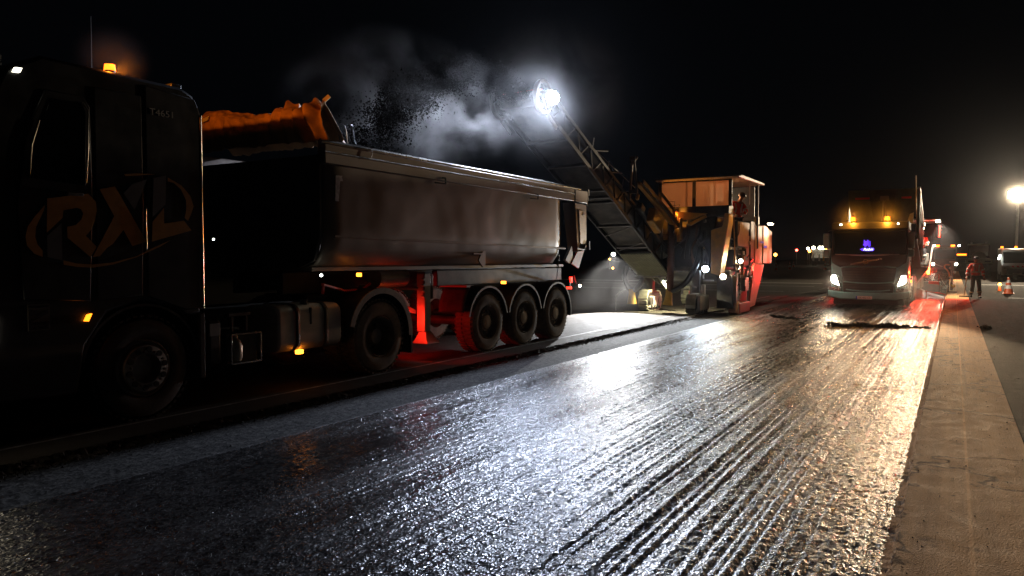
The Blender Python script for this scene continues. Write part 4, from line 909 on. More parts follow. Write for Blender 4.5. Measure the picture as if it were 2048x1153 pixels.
for t in (2.0, 3.3, 4.6, 4.85, 5.2, 6.4, 7.5): m.bar(cp(t, -.53, -.03), cp(t, .54, -.03), .05, .07, N_)
m.split('cross_member', 'darkgrey', CV)
m = MB()
for t in (1.75, 2.7): m.bar(cp(t, -.53, -.04), cp(t + .55, .54, -.04), .025, .025, N_)
m.split('cross_brace', 'darkgrey', CV)
# expanded-metal guard under the lower end
m = MB()
for i in range(22): a = -.50 + 1.0*i/21; m.bar(cp(.05, a, -.06), cp(1.55, a, -.06), .014, .014, N_)
for i in range(19): t = .05 + 1.5*i/18; m.bar(cp(t, -.50, -.045), cp(t, .50, -.045), .014, .014, N_)
m.build('mesh_guard', 'rollergreen', CV, smooth=0)['kind'] = 'stuff'
MB().add([cp(.0, -.50, .0), cp(.0, .50, .0), cp(1.6, .5, .0), cp(1.6, -.5, .0)], [(0, 1, 2, 3)]).build('guard_backing', 'convdark', CV, solid=.01)
m = MB(); m.bar(cp(0, -.6, -.06), cp(0, .56, -.06), .08, .08, N_)
m.bar(cp(.0, -.35, -.08), cp(.0, -.35, -.08) + Vector((.05, .35, -.28)), .08).bar(cp(.0, .2, -.08), cp(.0, .3, -.08) + Vector((.15, .3, -.5)), .10).bar(cp(.02, -.02, -.08), cp(0, .1, -.1) + Vector((0, .4, -.2)), .08)
m.build('conveyor_pivot', 'greymetal', CV, bevel=.01)
for s, mat_ in ((-1, 'blackmetal'), (1, 'whitemetal')):
    c = cp(LEN, s*.56, .16); pl_ = [c + Vector((0, math.cos(t)*.36, math.sin(t)*.36)) for t in [2*math.pi*i/40 for i in range(40)]]
    MB().lathe([(.30, -.05), (.375, -.05), (.375, .05), (.30, .05)], c, (1, 0, 0), 40, closed=True).build('discharge_ring', mat_, CV, bevel=.012)
    MB().cyl(c + Vector((-.06, .02, .06)), c + Vector((.06, .02, .06)), .09, n=16).bar(c + Vector((0, .16, -.30)), c + Vector((0, -.05, .05)), .04).bar(c + Vector((0, .3, -.15)), c + Vector((0, .04, .05)), .04).build('pulley_bearing', mat_, CV, bevel=.006)
    MB().bar(c + Vector((s*.05, .12, -.36)), c + Vector((s*.05, .55, -.60)), .03, .10).build('bearing_plate', mat_, CV, bevel=.006)
MB().cyl(cp(LEN, -.5, .16), cp(LEN, .5, .16), .17, n=20).build('drive_pulley', 'rubber', CV)
MB().bar(cp(LEN + .02, -.5, .3), cp(LEN + .02, .5, .30), .05, .14, N_).build('belt_scraper', 'redpaint', CV)
# stays, mast and lifting arms
m = MB()
for t, h in ((6.2, .95), (5.2, .9), (4.2, .95)): m.bar(cp(t, .5, .5), cp(t - .1, .42, h), .02).bar(cp(t, .5, .5), cp(t - .8, .50, h + .05), .02)
m.bar(cp(6.9, .45, .5), cp(3.2, .45, 1.15), .018)
m.split('stay_wire', 'greymetal', CV)
mb = Vector((-7.52, 19.0, 3.45)); m = MB()
m.bar(mb + Vector((-.10, 0, -.2)), mb + Vector((-.02, 0, .85)), .06).bar(mb + Vector((.12, 0, .0)), mb + Vector((.03, 0, .85)), .06).bar(mb + Vector((-.06, 0, .75)), mb + Vector((.10, .05, .98)), .08).bar(mb + Vector((-.1, 0, .02)), mb + Vector((.14, 0, .02)), .10)
m.cyl(mb + Vector((-.08, 0, .92)), mb + Vector((.08, 0, .92)), .07, n=12)
m.build('suspension_mast', 'darkgrey', CV, bevel=.008)
MB().bar(mb + Vector((.12, .1, .25)), (-7.42, 22.3, 2.62), .12, .10).build('lifting_arm', 'orange', CV, bevel=.01)
MB().bar(mb + Vector((.24, .1, .30)), (-7.28, 22.3, 2.66), .05, .14).build('lifting_arm', 'blackmetal', CV, bevel=.01)
MB().bar(mb + Vector((-.05, .6, -.35)), (-7.62, 21.9, 1.9), .08, .08).build('side_rod', 'darkgrey', CV, bevel=.008)
MB().obox((-7.42, 20.45, 2.75), (.22, .75, .46), (-.47, 0, 0)).build('motor_box', 'orange', CV, bevel=.04)
MB().obox((-7.50, 19.6, 3.05), (.12, .35, .22), (-.47, 0, 0)).build('valve_block', 'blackmetal', CV, bevel=.03)
MB().obox((-7.5, 19.3, 3.35), (.08, .10, .16), (-.47, 0, 0)).build('indicator', 'orange', CV, bevel=.02)
rl = MB().bar((-8.1, 22.9, 3.75), (-7.35, 22.0, 3.12), .07, .06)
rl.bar((-7.72, 22.3, 3.42), (-7.4, 22.15, 3.42), .015).bar((-7.4, 22.15, 3.42), (-7.4, 22.1, 3.2), .015).bar((-7.45, 22.1, 3.28), (-7.2, 22.05, 3.3), .015).bar((-7.2, 22.05, 3.3), (-7.3, 22.05, 3.12), .015)
rl.build('tie_rod', 'darkgrey', K, bevel=.006)
MB().box(-7.42, -7.34, 21.98, 22.08, 2.62, 3.18).build('rod_end', 'orange', K, bevel=.02)
MB().box(-7.24, -7.16, 22.1, 22.2, 2.25, 2.9).build('rod_end', 'orange', K, bevel=.02)
# conveyor work lamp
lamp_head((-7.50, 14.28, 5.13), (-6.9, 8.0, 2.0), 'led', .15, 4800, (.68, .77, 1), CV, 112, 'conveyor_lamp', 24, .12).data.spot_blend = 1
MB().bar((-7.60, 14.38, 4.9), (-7.52, 14.36, 5.12), .04).build('lamp_bracket', 'whitemetal', CV)
spot((-7.75, 14.1, 5.05), (-8.3, 11.0, 4.4), 160, (.72, .84, 1), 150, .5, .08, CV)  # extra spot without a lamp body, added to light the dust cloud

# millings thrown off the belt, and their dust
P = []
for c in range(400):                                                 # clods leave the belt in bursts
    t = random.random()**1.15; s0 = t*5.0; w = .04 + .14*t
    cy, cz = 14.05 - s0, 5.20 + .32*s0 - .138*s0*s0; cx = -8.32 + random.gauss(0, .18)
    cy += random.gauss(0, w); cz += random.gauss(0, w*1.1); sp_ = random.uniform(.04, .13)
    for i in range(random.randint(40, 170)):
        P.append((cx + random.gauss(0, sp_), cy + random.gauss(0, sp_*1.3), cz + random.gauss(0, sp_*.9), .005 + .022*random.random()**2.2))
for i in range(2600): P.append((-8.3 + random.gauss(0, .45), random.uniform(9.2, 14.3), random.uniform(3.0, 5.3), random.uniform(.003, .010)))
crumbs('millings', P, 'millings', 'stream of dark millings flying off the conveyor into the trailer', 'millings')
# load inside the trailer
MB().grid(lambda u, v: (-9.45 + 2.3*u, 7.1 + 7.1*v, 1.9 + .55*math.exp(-((v - .35)/.3)**2)*math.sin(math.pi*u) + .08*mnoise.noise((u*9, v*25, 2))), 24, 60).build('load', 'asphaltlump', G, fix=False)

def smoke(name, loc, size, dens, scale, label, lo=.45, hi=.75, seed=0., col=(1, .98, .95), aniso=.35, stretch=(1, 1, 1)):
    m = bpy.data.materials.new(name); m.use_nodes = True; nt = m.node_tree; N = nt.nodes; L = nt.links
    for n in list(N):
        if n.type == 'BSDF_PRINCIPLED': N.remove(n)
    out = N['Material Output']; pv = N.new('ShaderNodeVolumePrincipled')
    pv.inputs['Color'].default_value = (*col, 1); pv.inputs['Anisotropy'].default_value = aniso
    tc = N.new('ShaderNodeTexCoord'); mp = N.new('ShaderNodeMapping'); mp.inputs['Location'].default_value = (seed, seed*.7, 0); mp.inputs['Scale'].default_value = stretch
    L.new(tc.outputs['Object'], mp.inputs[0])
    n1 = N.new('ShaderNodeTexNoise'); n1.inputs['Scale'].default_value = scale; n1.inputs['Detail'].default_value = 6; n1.inputs['Roughness'].default_value = .58; n1.inputs['Distortion'].default_value = .6
    L.new(mp.outputs[0], n1.inputs['Vector'])
    mr = N.new('ShaderNodeMapRange'); mr.interpolation_type = 'SMOOTHSTEP'; mr.inputs[1].default_value = lo; mr.inputs[2].default_value = hi; mr.inputs[3].default_value = 0; mr.inputs[4].default_value = dens
    L.new(n1.outputs['Fac'], mr.inputs[0])
    dv = N.new('ShaderNodeVectorMath'); dv.operation = 'DIVIDE'; dv.inputs[1].default_value = size; L.new(tc.outputs['Object'], dv.inputs[0])
    ln = N.new('ShaderNodeVectorMath'); ln.operation = 'LENGTH'; L.new(dv.outputs[0], ln.inputs[0])
    fo = N.new('ShaderNodeMapRange'); fo.interpolation_type = 'SMOOTHSTEP'; fo.inputs[1].default_value = .25; fo.inputs[2].default_value = .97; fo.inputs[3].default_value = 1; fo.inputs[4].default_value = 0
    L.new(ln.outputs['Value'], fo.inputs[0])
    mu = N.new('ShaderNodeMath'); mu.operation = 'MULTIPLY'; L.new(mr.outputs[0], mu.inputs[0]); L.new(fo.outputs[0], mu.inputs[1])
    L.new(mu.outputs[0], pv.inputs['Density']); L.new(pv.outputs[0], out.inputs['Volume'])
    me = bpy.data.meshes.new(name); bm = bmesh.new(); bmesh.ops.create_icosphere(bm, subdivisions=3, radius=1)
    for v in bm.verts: v.co = Vector((v.co.x*size[0], v.co.y*size[1], v.co.z*size[2]))
    bm.to_mesh(me); bm.free(); me.materials.append(m)
    o = bpy.data.objects.new(name, me); COL.objects.link(o); o.location = loc
    o['kind'] = 'stuff'; o['label'] = label; o['category'] = 'dust'; return o
smoke('dust_cloud', (-8.9, 11.2, 4.55), (1.9, 3.4, 1.4), .27, .95, 'pale dust cloud around the stream of millings above the trailer', .46, .74, 3.)
smoke('dust_cloud', (-7.62, 14.15, 5.16), (2.1, 2.1, 1.8), .055, .9, 'fine dust at the conveyor tip, placed also as the halo of its lamp', .30, .70, 11.)  # discharge dust, placed also for the bloom of the lamp
smoke('dust_cloud', (-9.2, 21.6, .75), (2.2, 4.2, 1.1), .018, .6, 'low warm dust on the ground left of the milling machine', .3, .8, 7., (1, .93, .85))
# ------------------------------------------------------------------ teal tipper truck waiting in front of the paver
V = thing('tipper_truck', 'teal tipper truck with glowing headlights and a blue lit sign in its windscreen', 'truck', (-2.58, 30.2, -.06))
xL, xR, FY = -3.83, -1.33, 28.72
cb = MB().prism([(28.95, .35), (28.80, 1.0), (28.82, 1.75), (29.02, 2.66), (29.25, 2.93), (30.6, 2.98), (30.75, 2.85), (30.75, 1.0), (30.5, .95), (30.4, .62), (29.9, .62), (29.6, .35)], 'x', xL + .03, xR - .03).build('cab', 'teal', V, bevel=.06)
MB().prism([(28.745, 1.82), (28.93, 2.66), (29.03, 2.66), (28.84, 1.82)], 'x', xL + .10, xR - .10).build('windscreen', 'glass', V, bevel=.01)
MB().prism([(28.72, 2.70), (28.88, 2.93), (29.3, 2.98), (29.3, 2.90), (28.95, 2.86), (28.8, 2.66)], 'x', xL + .03, xR - .03).build('sun_visor', 'blackplastic', V, bevel=.02)
MB().prism([(28.765, 1.78), (28.955, 2.68), (29.1, 2.68), (28.9, 1.78)], 'x', xL + .035, xR - .035).build('screen_surround', 'blackplastic', V, bevel=.03)
MB().prism([(-3.79, 1.80), (-1.37, 1.80), (-1.40, 1.52), (-1.66, 1.36), (-3.50, 1.36), (-3.76, 1.52)], 'y', 28.70, 28.86).build('front_panel', 'blackplastic', V, bevel=.02)
MB().prism([(-3.45, 1.34), (-1.70, 1.34), (-1.80, .46), (-3.36, .46)], 'y', 28.68, 28.88).build('grille', 'blackplastic', V, bevel=.02)
g = MB()
for i in range(9): g.box(-3.38, -1.80, 28.665, 28.70, .54 + i*.09, .575 + i*.09)
g.split('grille_slat', 'blackmetal', V, bevel=.004)
for z, w in ((.80, .78), (.52, .70)):
    MB().tube([(-2.58 + w*t, 28.655, z + .05*t*t) for t in [i/8 - 1 for i in range(17)]], .022, 8).build('grille_bar', 'teal', V)
MB().tube([(-3.45, 28.68, 1.36), (-3.2, 28.66, 1.385), (-2.58, 28.65, 1.39), (-1.95, 28.66, 1.385), (-1.7, 28.68, 1.36)], .018).build('grille_bar', 'teal', V)
MB().prism([(-3.86, .32), (-3.88, .55), (-3.42, .48), (-1.74, .48), (-1.28, .55), (-1.30, .32), (-1.7, .22), (-3.46, .22)], 'y', 28.64, 29.3).build('bumper', 'teal', V, bevel=.04)
MB().box(-3.70, -1.46, 28.72, 29.2, .04, .25).build('bumper_skirt', 'blackplastic', V, bevel=.03)
for s in (-1, 1):
    c = -2.58
    P = [(c + s*1.22, 1.10), (c + s*1.03, 1.12), (c + s*.87, .66), (c + s*1.16, .76), (c + s*1.25, .86)]
    hp = MB().prism(P, 'y', 28.70, 28.9).build('headlight', 'blackplastic', V, bevel=.02)
    Q = [(c + s*1.185, 1.06), (c + s*1.05, 1.08), (c + s*.92, .70), (c + s*1.14, .79), (c + s*1.20, .88)]
    MB().prism(Q, 'y', 28.685, 28.699).build('headlight_lens', 'head', hp)
    fl_ = MB(); fl_.cyl((c + s*1.08, 28.65, .60), (c + s*1.08, 28.69, .60), .05, n=14).cyl((c + s*.95, 28.65, .58), (c + s*.95, 28.69, .58), .05, n=14)
    fl_.split('fog_lamp', 'railmetal', V)
    MB().prism([(c + s*1.27, .66), (c + s*.90, .58), (c + s*.88, .50), (c + s*1.27, .53)], 'y', 28.67, 28.8).build('fog_lamp_panel', 'greymetal', V, bevel=.01)
    # beams: long main lobe, added narrow spot on the strip, lobe turned to the trailer
    x = c + s*1.08
    spot((x, 28.62, .88), ((-.4 if s < 0 else 1.1), 8.0, .80), (900 if s < 0 else 1800), (1, .76, .47), 21, 1, .07, V)
    if s > 0: spot((x + .05, 28.62, .90), (1.5, 8.0, .2), 15000, (1, .72, .42), 13, .9, .06, V)
    spot((x, 28.62, .90), (-6.3, 8.0, 1.6), 130, (1, .74, .48), 46, 1, .07, V)
MB().tube([(-3.66, 28.74, 1.80), (-2.6, 28.70, 1.77), (-1.62, 28.74, 1.79)], .026, 8).build('wiper_arm', 'whitemetal', V)
MB().bar((-3.15, 28.675, 1.45), (-2.15, 28.675, 1.66), .012, .05).build('emblem_bar', 'railmetal', V)
MB().lathe([(.062, -.012), (.088, -.012), (.088, .012), (.062, .012)], (-2.66, 28.665, 1.555), (0, 1, 0), 28, closed=True).bar((-2.60, 28.665, 1.615), (-2.54, 28.665, 1.675), .02, .02).build('emblem_ring', 'railmetal', V)
pt = MB().box(-2.95, -2.43, 28.615, 28.635, .235, .345).build('number_plate', 'plate', V, bevel=.004)
MB().box(-2.95, -2.905, 28.608, 28.614, .235, .345).build('plate_band', 'blueplate', pt)
lettering('EK-452-CC', .092, 'ink', pt, (-2.665, 28.611, .29), (1, 0, 0), (0, 0, 1), 'plate_lettering', xs=.9)
sg = part('lit_sign', V)
MB().prism([(-2.86, 1.99), (-2.78, 2.03), (-2.42, 2.04), (-2.40, 1.99), (-2.44, 1.93), (-2.78, 1.94)], 'y', 28.755, 28.77).build('sign_board', 'bluesign', sg)
sk = MB()
for x0, x1, z0, z1 in ((-2.74, -2.71, 2.13, 2.32), (-2.71, -2.665, 2.10, 2.28), (-2.66, -2.64, 2.11, 2.28), (-2.635, -2.60, 2.13, 2.32), (-2.59, -2.57, 2.11, 2.29), (-2.55, -2.53, 2.10, 2.28), (-2.76, -2.73, 2.13, 2.17), (-2.72, -2.66, 2.09, 2.12), (-2.60, -2.53, 2.09, 2.12)): sk.box(x0, x1, 28.77, 28.78, z0, z1)
sk.split('sign_emblem', 'bluesign', sg)
lettering('Robin', .13, 'bluetext', sg, (-2.60, 28.748, 1.985), (1, 0, 0), (0, 0, 1), 'sign_lettering', shear=.35)
for x in (-3.13, -2.03):
    MB().cyl((x, 29.0, 2.95), (x, 29.0, 3.00), .07).build('beacon_base', 'blackplastic', V)
    MB().cyl((x, 29.0, 3.00), (x, 29.0, 3.13), .10, .08, 16).build('beacon', 'amber', V)
    point((x, 28.86, 3.07), 110, (1, .36, .03), .03, V)
MB().ball((-3.50, 28.85, 2.87), .04, 12, 8).build('roof_lamp', 'farwhite', V); MB().ball((-1.68, 28.85, 2.86), .035, 12, 8).build('roof_lamp', 'farwhite', V)
for s, x in ((-1, xL - .16), (1, xR + .05)):
    mr = MB().box(x - .11, x + .11, 28.95, 29.08, 2.02, 2.58).build('mirror', 'teal', V, bevel=.03)
    MB().box(x - .10, x + .10, 28.93, 29.06, 1.72, 1.98).build('mirror_lower', 'teal', mr, bevel=.03)
    MB().tube([(x, 29.1, 2.6), (x - s*.1, 29.15, 2.68), (x - s*.25, 29.2, 2.68)], .015).build('mirror_arm', 'blackmetal', mr)
dr = MB().prism([(29.1, .75), (30.25, .95), (30.30, 1.8), (30.25, 2.75), (29.45, 2.75), (29.15, 1.9)], 'x', xR - .035, xR - .015).build('door', 'teal', V, bevel=.006)
MB().prism([(29.28, 1.85), (30.2, 1.85), (30.15, 2.65), (29.52, 2.65)], 'x', xR - .016, xR - .008).build('side_window', 'glass', dr)
MB().box(xR - .012, xR + .01, 30.05, 30.2, 1.55, 1.6).build('door_handle', 'blackplastic', dr)
m = MB()
for z in (.45, .75): m.box(xR - .12, xR - .01, 29.05, 29.5, z, z + .05)
m.split('cab_step', 'blackplastic', V)
for i, (y, z) in enumerate(((29.9, .98), (31.2, .78), (30.95, 1.9), (30.85, 2.25), (31.0, 1.55))):
    MB().box(xR - .08, xR + .0, y, y + .1, z, z + .07).build('side_marker', 'ambermark2' if i < 2 else 'railmetal', V, bevel=.006)
MB().tube([(xR - .02, 30.9, .9), (xR - .01, 30.88, 1.6), (xR - .02, 30.9, 2.6)], .035).build('exhaust_stack', 'railmetal', V)
ch = MB()
for x in (-3.0, -2.15): ch.box(x - .05, x + .05, 29.2, 36.2, .72, 1.0)
ch.build('chassis_frame', 'blackmetal', V)
for s, x in ((-1, -3.67), (1, -1.49)):
    wheel_parts(V, (x, 30.15, .47), .52, .3, s, 'truck', 'rubber', 'rim')
    for y in (33.6, 34.95): wheel_parts(V, (x, y, .47), .52, .3, s, 'drive', 'rubber')
for y in (30.15, 33.6, 34.95): MB().cyl((-3.6, y, .47), (-1.56, y, .47), .08).build('axle', 'blackmetal', V)
MB().box(-1.75, -1.36, 31.4, 32.6, .55, 1.0).build('fuel_tank', 'alu', V, bevel=.06)
# raised tipping body
def tb(y, dz): return (y, dz)
tubp = part('tipping_body', V)
TL, TR = -3.62, -1.2
def tip(x, y, z):                                                    # body tilted about its rear hinge
    a = R(-13); y0, z0 = 36.3, 1.15; dy, dz = y - y0, z - z0
    return (x, y0 + dy*math.cos(a) - dz*math.sin(a), z0 + dy*math.sin(a) + dz*math.cos(a))
def tbox(x0, x1, y0, y1, z0, z1):
    m = MB().box(x0, x1, y0, y1, z0, z1); return MB().add([tip(*p) for p in m.v], m.f)
def tprism(pts, axis, a, b):
    m = MB().prism(pts, axis, a, b); return MB().add([tip(*p) for p in m.v], m.f)
tprism([(TL, 3.25), (TR, 3.25), (TR - .04, 2.7), (TR - .28, 1.5), (TR - .5, 1.2), (TL + .5, 1.2), (TL + .28, 1.5), (TL + .04, 2.7)], 'y', 31.25, 31.35).build('body_front', 'tealdark', tubp, bevel=.02)
tprism([(-2.9, 3.22), (-1.95, 3.22), (-2.05, 1.3), (-2.55, 1.3)], 'y', 31.235, 31.25).build('ram_recess', 'blackmetal', tubp)
for s, a, b in ((-1, TL, TL + .05), (1, TR - .05, TR)): tprism([(31.35, 1.5), (31.35, 3.25), (36.4, 3.2), (36.2, 1.5)], 'x', a, b).build('body_side', 'tealdark' if s < 0 else 'vanwhite', tubp, bevel=.01)  # near wall paler, the light on it is put into the paint
m = MB()
for y in (31.6, 32.6, 33.6, 34.6, 35.6): m.add(*(lambda q: ([tip(*p) for p in q.v], q.f))(MB().box(TR - .01, TR + .06, y, y + .14, 1.4, 3.2)))
m.split('side_rib', 'whitemetal', tubp, bevel=.01)
tbox(TL, TR, 31.3, 36.2, 1.25, 1.33).build('body_floor', 'tealdark', tubp)
tprism([(31.3, 3.2), (31.3, 3.30), (36.5, 3.25), (36.5, 3.15)], 'x', TR - .02, TR + .07).build('body_rail', 'whitemetal', tubp, bevel=.01)
tbox(-3.35, -2.85, 31.22, 31.245, 2.86, 2.93).build('reflector', 'redtape', tubp); tbox(-1.75, -1.42, 31.22, 31.245, 2.84, 2.91).build('reflector', 'redtape', tubp)
MB().cyl((-2.28, 31.0, .95), (-2.28, 30.98, 3.1), .085, n=16).cyl((-2.28, 30.98, 3.1), (-2.28, 30.97, 3.85), .055, n=16).box(-2.42, -2.14, 30.9, 31.05, 3.85, 4.0).build('tipping_ram', 'greymetal', V)
MB().bar((-1.22, 31.0, 3.2), (-1.25, 30.95, 4.7), .03).build('tarp_arm', 'whitemetal', V)
MB().add([(-1.5, 30.6, 2.95), (-1.30, 30.6, 2.95), (-1.30, 30.9, 3.35), (-1.42, 30.9, 3.3)], [(0, 1, 2, 3)]).build('wind_deflector', 'whitemetal', V, solid=.02, smooth=0)
spot((-1.12, 37.6, 2.2), (-1.35, 31.2, 3.3), 330, (1, .42, .10), 60, .8, .08, V) if 0 else None

# ------------------------------------------------------------------ paver behind it
Pv = thing('asphalt_paver', 'asphalt paver with red light bar under its roof, behind the teal tipper truck', 'paver', (-2.4, 39.5, -.06))
MB().prism([(37.4, .3), (37.4, 1.5), (38.0, 2.0), (40.8, 2.0), (41.2, 1.5), (41.2, .3)], 'x', -3.7, -1.25).build('body', 'darkgrey', Pv, bevel=.05)
MB().prism([(-4.0, 1.2), (-3.4, .4), (-1.5, .4), (-.95, 1.2), (-.95, 1.3), (-4.0, 1.3)], 'y', 36.6, 37.5).build('hopper', 'darkgrey', Pv, bevel=.02)
MB().box(-3.8, -.55, 37.6, 41.0, 3.36, 3.44).build('roof', 'whitemetal', Pv, bevel=.02)
m = MB()
for x, y in ((-3.6, 37.8), (-1.35, 37.8), (-3.6, 40.8), (-1.35, 40.8)): m.bar((x, y, 2.0), (x, y, 3.36), .06)
m.split('roof_post', 'whitemetal', Pv)
MB().box(-1.5, -1.1, 38.4, 38.9, 1.9, 2.1).box(-1.45, -1.15, 38.85, 38.95, 2.1, 2.6).build('seat', 'blackplastic', Pv, bevel=.03)
MB().box(-1.7, -.95, 37.5, 39.4, 1.35, 1.42).build('platform', 'greymetal', Pv)
MB().box(-1.15, -.98, 38.2, 38.3, .8, 1.9).build('side_board', 'greymetal', Pv, bevel=.01)
MB().tube([(-.80, 37.9, 2.3), (-.86, 37.9, 2.0), (-.90, 37.85, 1.6), (-.95, 37.8, 1.25)], .035).build('hand_rail', 'whitemetal', Pv)
br = MB().cyl((-.575, 37.9, 2.62), (-.565, 37.9, 3.12), .028, n=12).build('light_bar', 'redbar', Pv)
MB().cyl((-.57, 37.9, 3.12), (-.56, 37.9, 3.3), .012, n=8).build('light_bar_hanger', 'blackmetal', br)
MB().box(-.72, -.56, 37.6, 37.7, 3.26, 3.36).build('roof_lamp', 'farwhite', Pv); MB().ball((-1.18, 37.7, 3.2), .06, 10, 8).build('roof_lamp', 'farwhite', Pv); MB().ball((-1.18, 37.7, 3.02), .03, 10, 8).build('roof_lamp', 'farwhite', Pv)
spot((-.60, 37.6, 3.22), (.6, 38.6, 0), 1100, (1, .93, .74), 110, .6, .05, Pv)
lp = MB().cyl((-.97, 37.7, .98), (-.96, 37.7, 1.26), .055, n=12).build('red_work_lamp', 'redlamp', Pv)
spot((-.93, 37.55, 1.05), (-.95, 32, -.1), 1000, (1, .035, .012), 110, .6, .06, Pv)
spot((-4.15, 37.2, 1.05), (-4.6, 31.0, -.1), 900, (1, .02, .02), 100, .6, .06, Pv)
MB().cyl((-4.15, 37.3, .95), (-4.15, 37.3, 1.15), .05, n=12).build('red_work_lamp', 'redbar', Pv)
MB().ball((-1.42, 37.5, 1.02), .05, 10, 8, (1.4, 1, .8)).build('tail_lamp', 'taillit', Pv)
MB().box(-5.4, -.55, 41.2, 42.2, .05, .55).build('screed', 'darkgrey', Pv, bevel=.03)
MB().bar((-.93, 37.5, .62), (-.55, 37.4, .60), .10, .12).bar((-.55, 37.4, .5), (-.55, 37.4, 1.0), .03).build('screed_end_gate', 'redpaint', Pv)
MB().bar((-1.05, 36.6, .26), (-.32, 36.5, .16), .035).bar((-.32, 36.5, .16), (-.32, 36.5, -.05), .03).bar((-1.0, 36.6, .3), (-1.0, 36.6, -.05), .05).build('levelling_bar', 'redpaint', Pv)
MB().tube([(-.55, 37.5, .95), (-.3, 38.5, .45), (0.0, 40, .35), (-.1, 42.5, 1.1)], .006, 5).build('cable', 'whitemetal', Pv)
for s, x in ((-1, -3.45), (1, -1.5)):
    MB().prism([(38.0, -.06), (41.0, -.06), (41.2, .3), (40.9, .62), (38.1, .62), (37.8, .3)], 'x', x - .15, x + .15).build('crawler_track', 'blackmetal', Pv, bevel=.05)
mm = MB().grid(lambda u, v: (-1.6 + 1.3*u, 37.0 + 2.6*v, -.055 + .52*math.sin(math.pi*min(1, v*1.15))**.8*(1-u)**1.2*min(1, 4*v) + .03*mnoise.noise((u*9, v*16, 0))), 26, 40).build('asphalt_heap', 'gravel', None, fix=False)
mm['kind'] = 'stuff'; mm['label'] = 'grey heap of fresh asphalt sloping down beside the paver'; mm['category'] = 'asphalt'

point((-.66, 37.78, 2.87), 45, (1, .03, .012), .03, Pv)
point((-.90, 37.62, 1.12), 45, (1, .06, .012), .03, Pv)
# ------------------------------------------------------------------ people
def skin_mesh(name, joints, edges, mat, parent, root=0, sub=2):
    me = bpy.data.meshes.new(name); names = list(joints)
    me.from_pydata([joints[n][0] for n in names], [(names.index(a), names.index(b)) for a, b in edges], []); me.materials.append(mt[mat])
    o = bpy.data.objects.new(name, me); COL.objects.link(o); o.parent = parent
    o.modifiers.new('skin', 'SKIN'); sv = me.skin_vertices
    if not len(sv): me.skin_vertices.new() if hasattr(me.skin_vertices, 'new') else None
    for i, n in enumerate(names):
        r = joints[n][1]; r = r if isinstance(r, tuple) else (r, r)
        sv[0].data[i].radius = r; sv[0].data[i].use_root = (i == root)
    o.modifiers['skin'].use_smooth_shade = True
    s = o.modifiers.new('sub', 'SUBSURF'); s.levels = sub; s.render_levels = sub
    return o
def hand(parent, wrist, dirv, side, curl=.6, face=(0, -1, 0)):
    d = Vector(dirv).normalized(); f = Vector(face); f = (f - d*f.dot(d)).normalized(); w = d.cross(f)*side
    wr = Vector(wrist); m = MB()
    m.tube([wr - d*.02, wr + d*.03, wr + d*.085], [.024, .034, .036], 8)
    for k, (off, ln) in enumerate(((-.03, .066), (-.010, .074), (.010, .070), (.028, .055))):
        b = wr + d*.085 + w*off; p = [b]
        ang = 0; q = b
        for j in range(3):
            ang += curl*(.5 + .3*j); q = q + (d*math.cos(ang) + f*math.sin(ang))*ln/3*1.15; p.append(q)
        m.tube(p, [.0095, .009, .008, .0065], 6)
    tb_ = wr + d*.03 - w*.03; m.tube([tb_, tb_ - w*.025 + d*.03 + f*.01, tb_ - w*.02 + d*.06 + f*.03], [.012, .011, .008], 6)
    return m.build('hand', 'skin', parent, smooth=80)
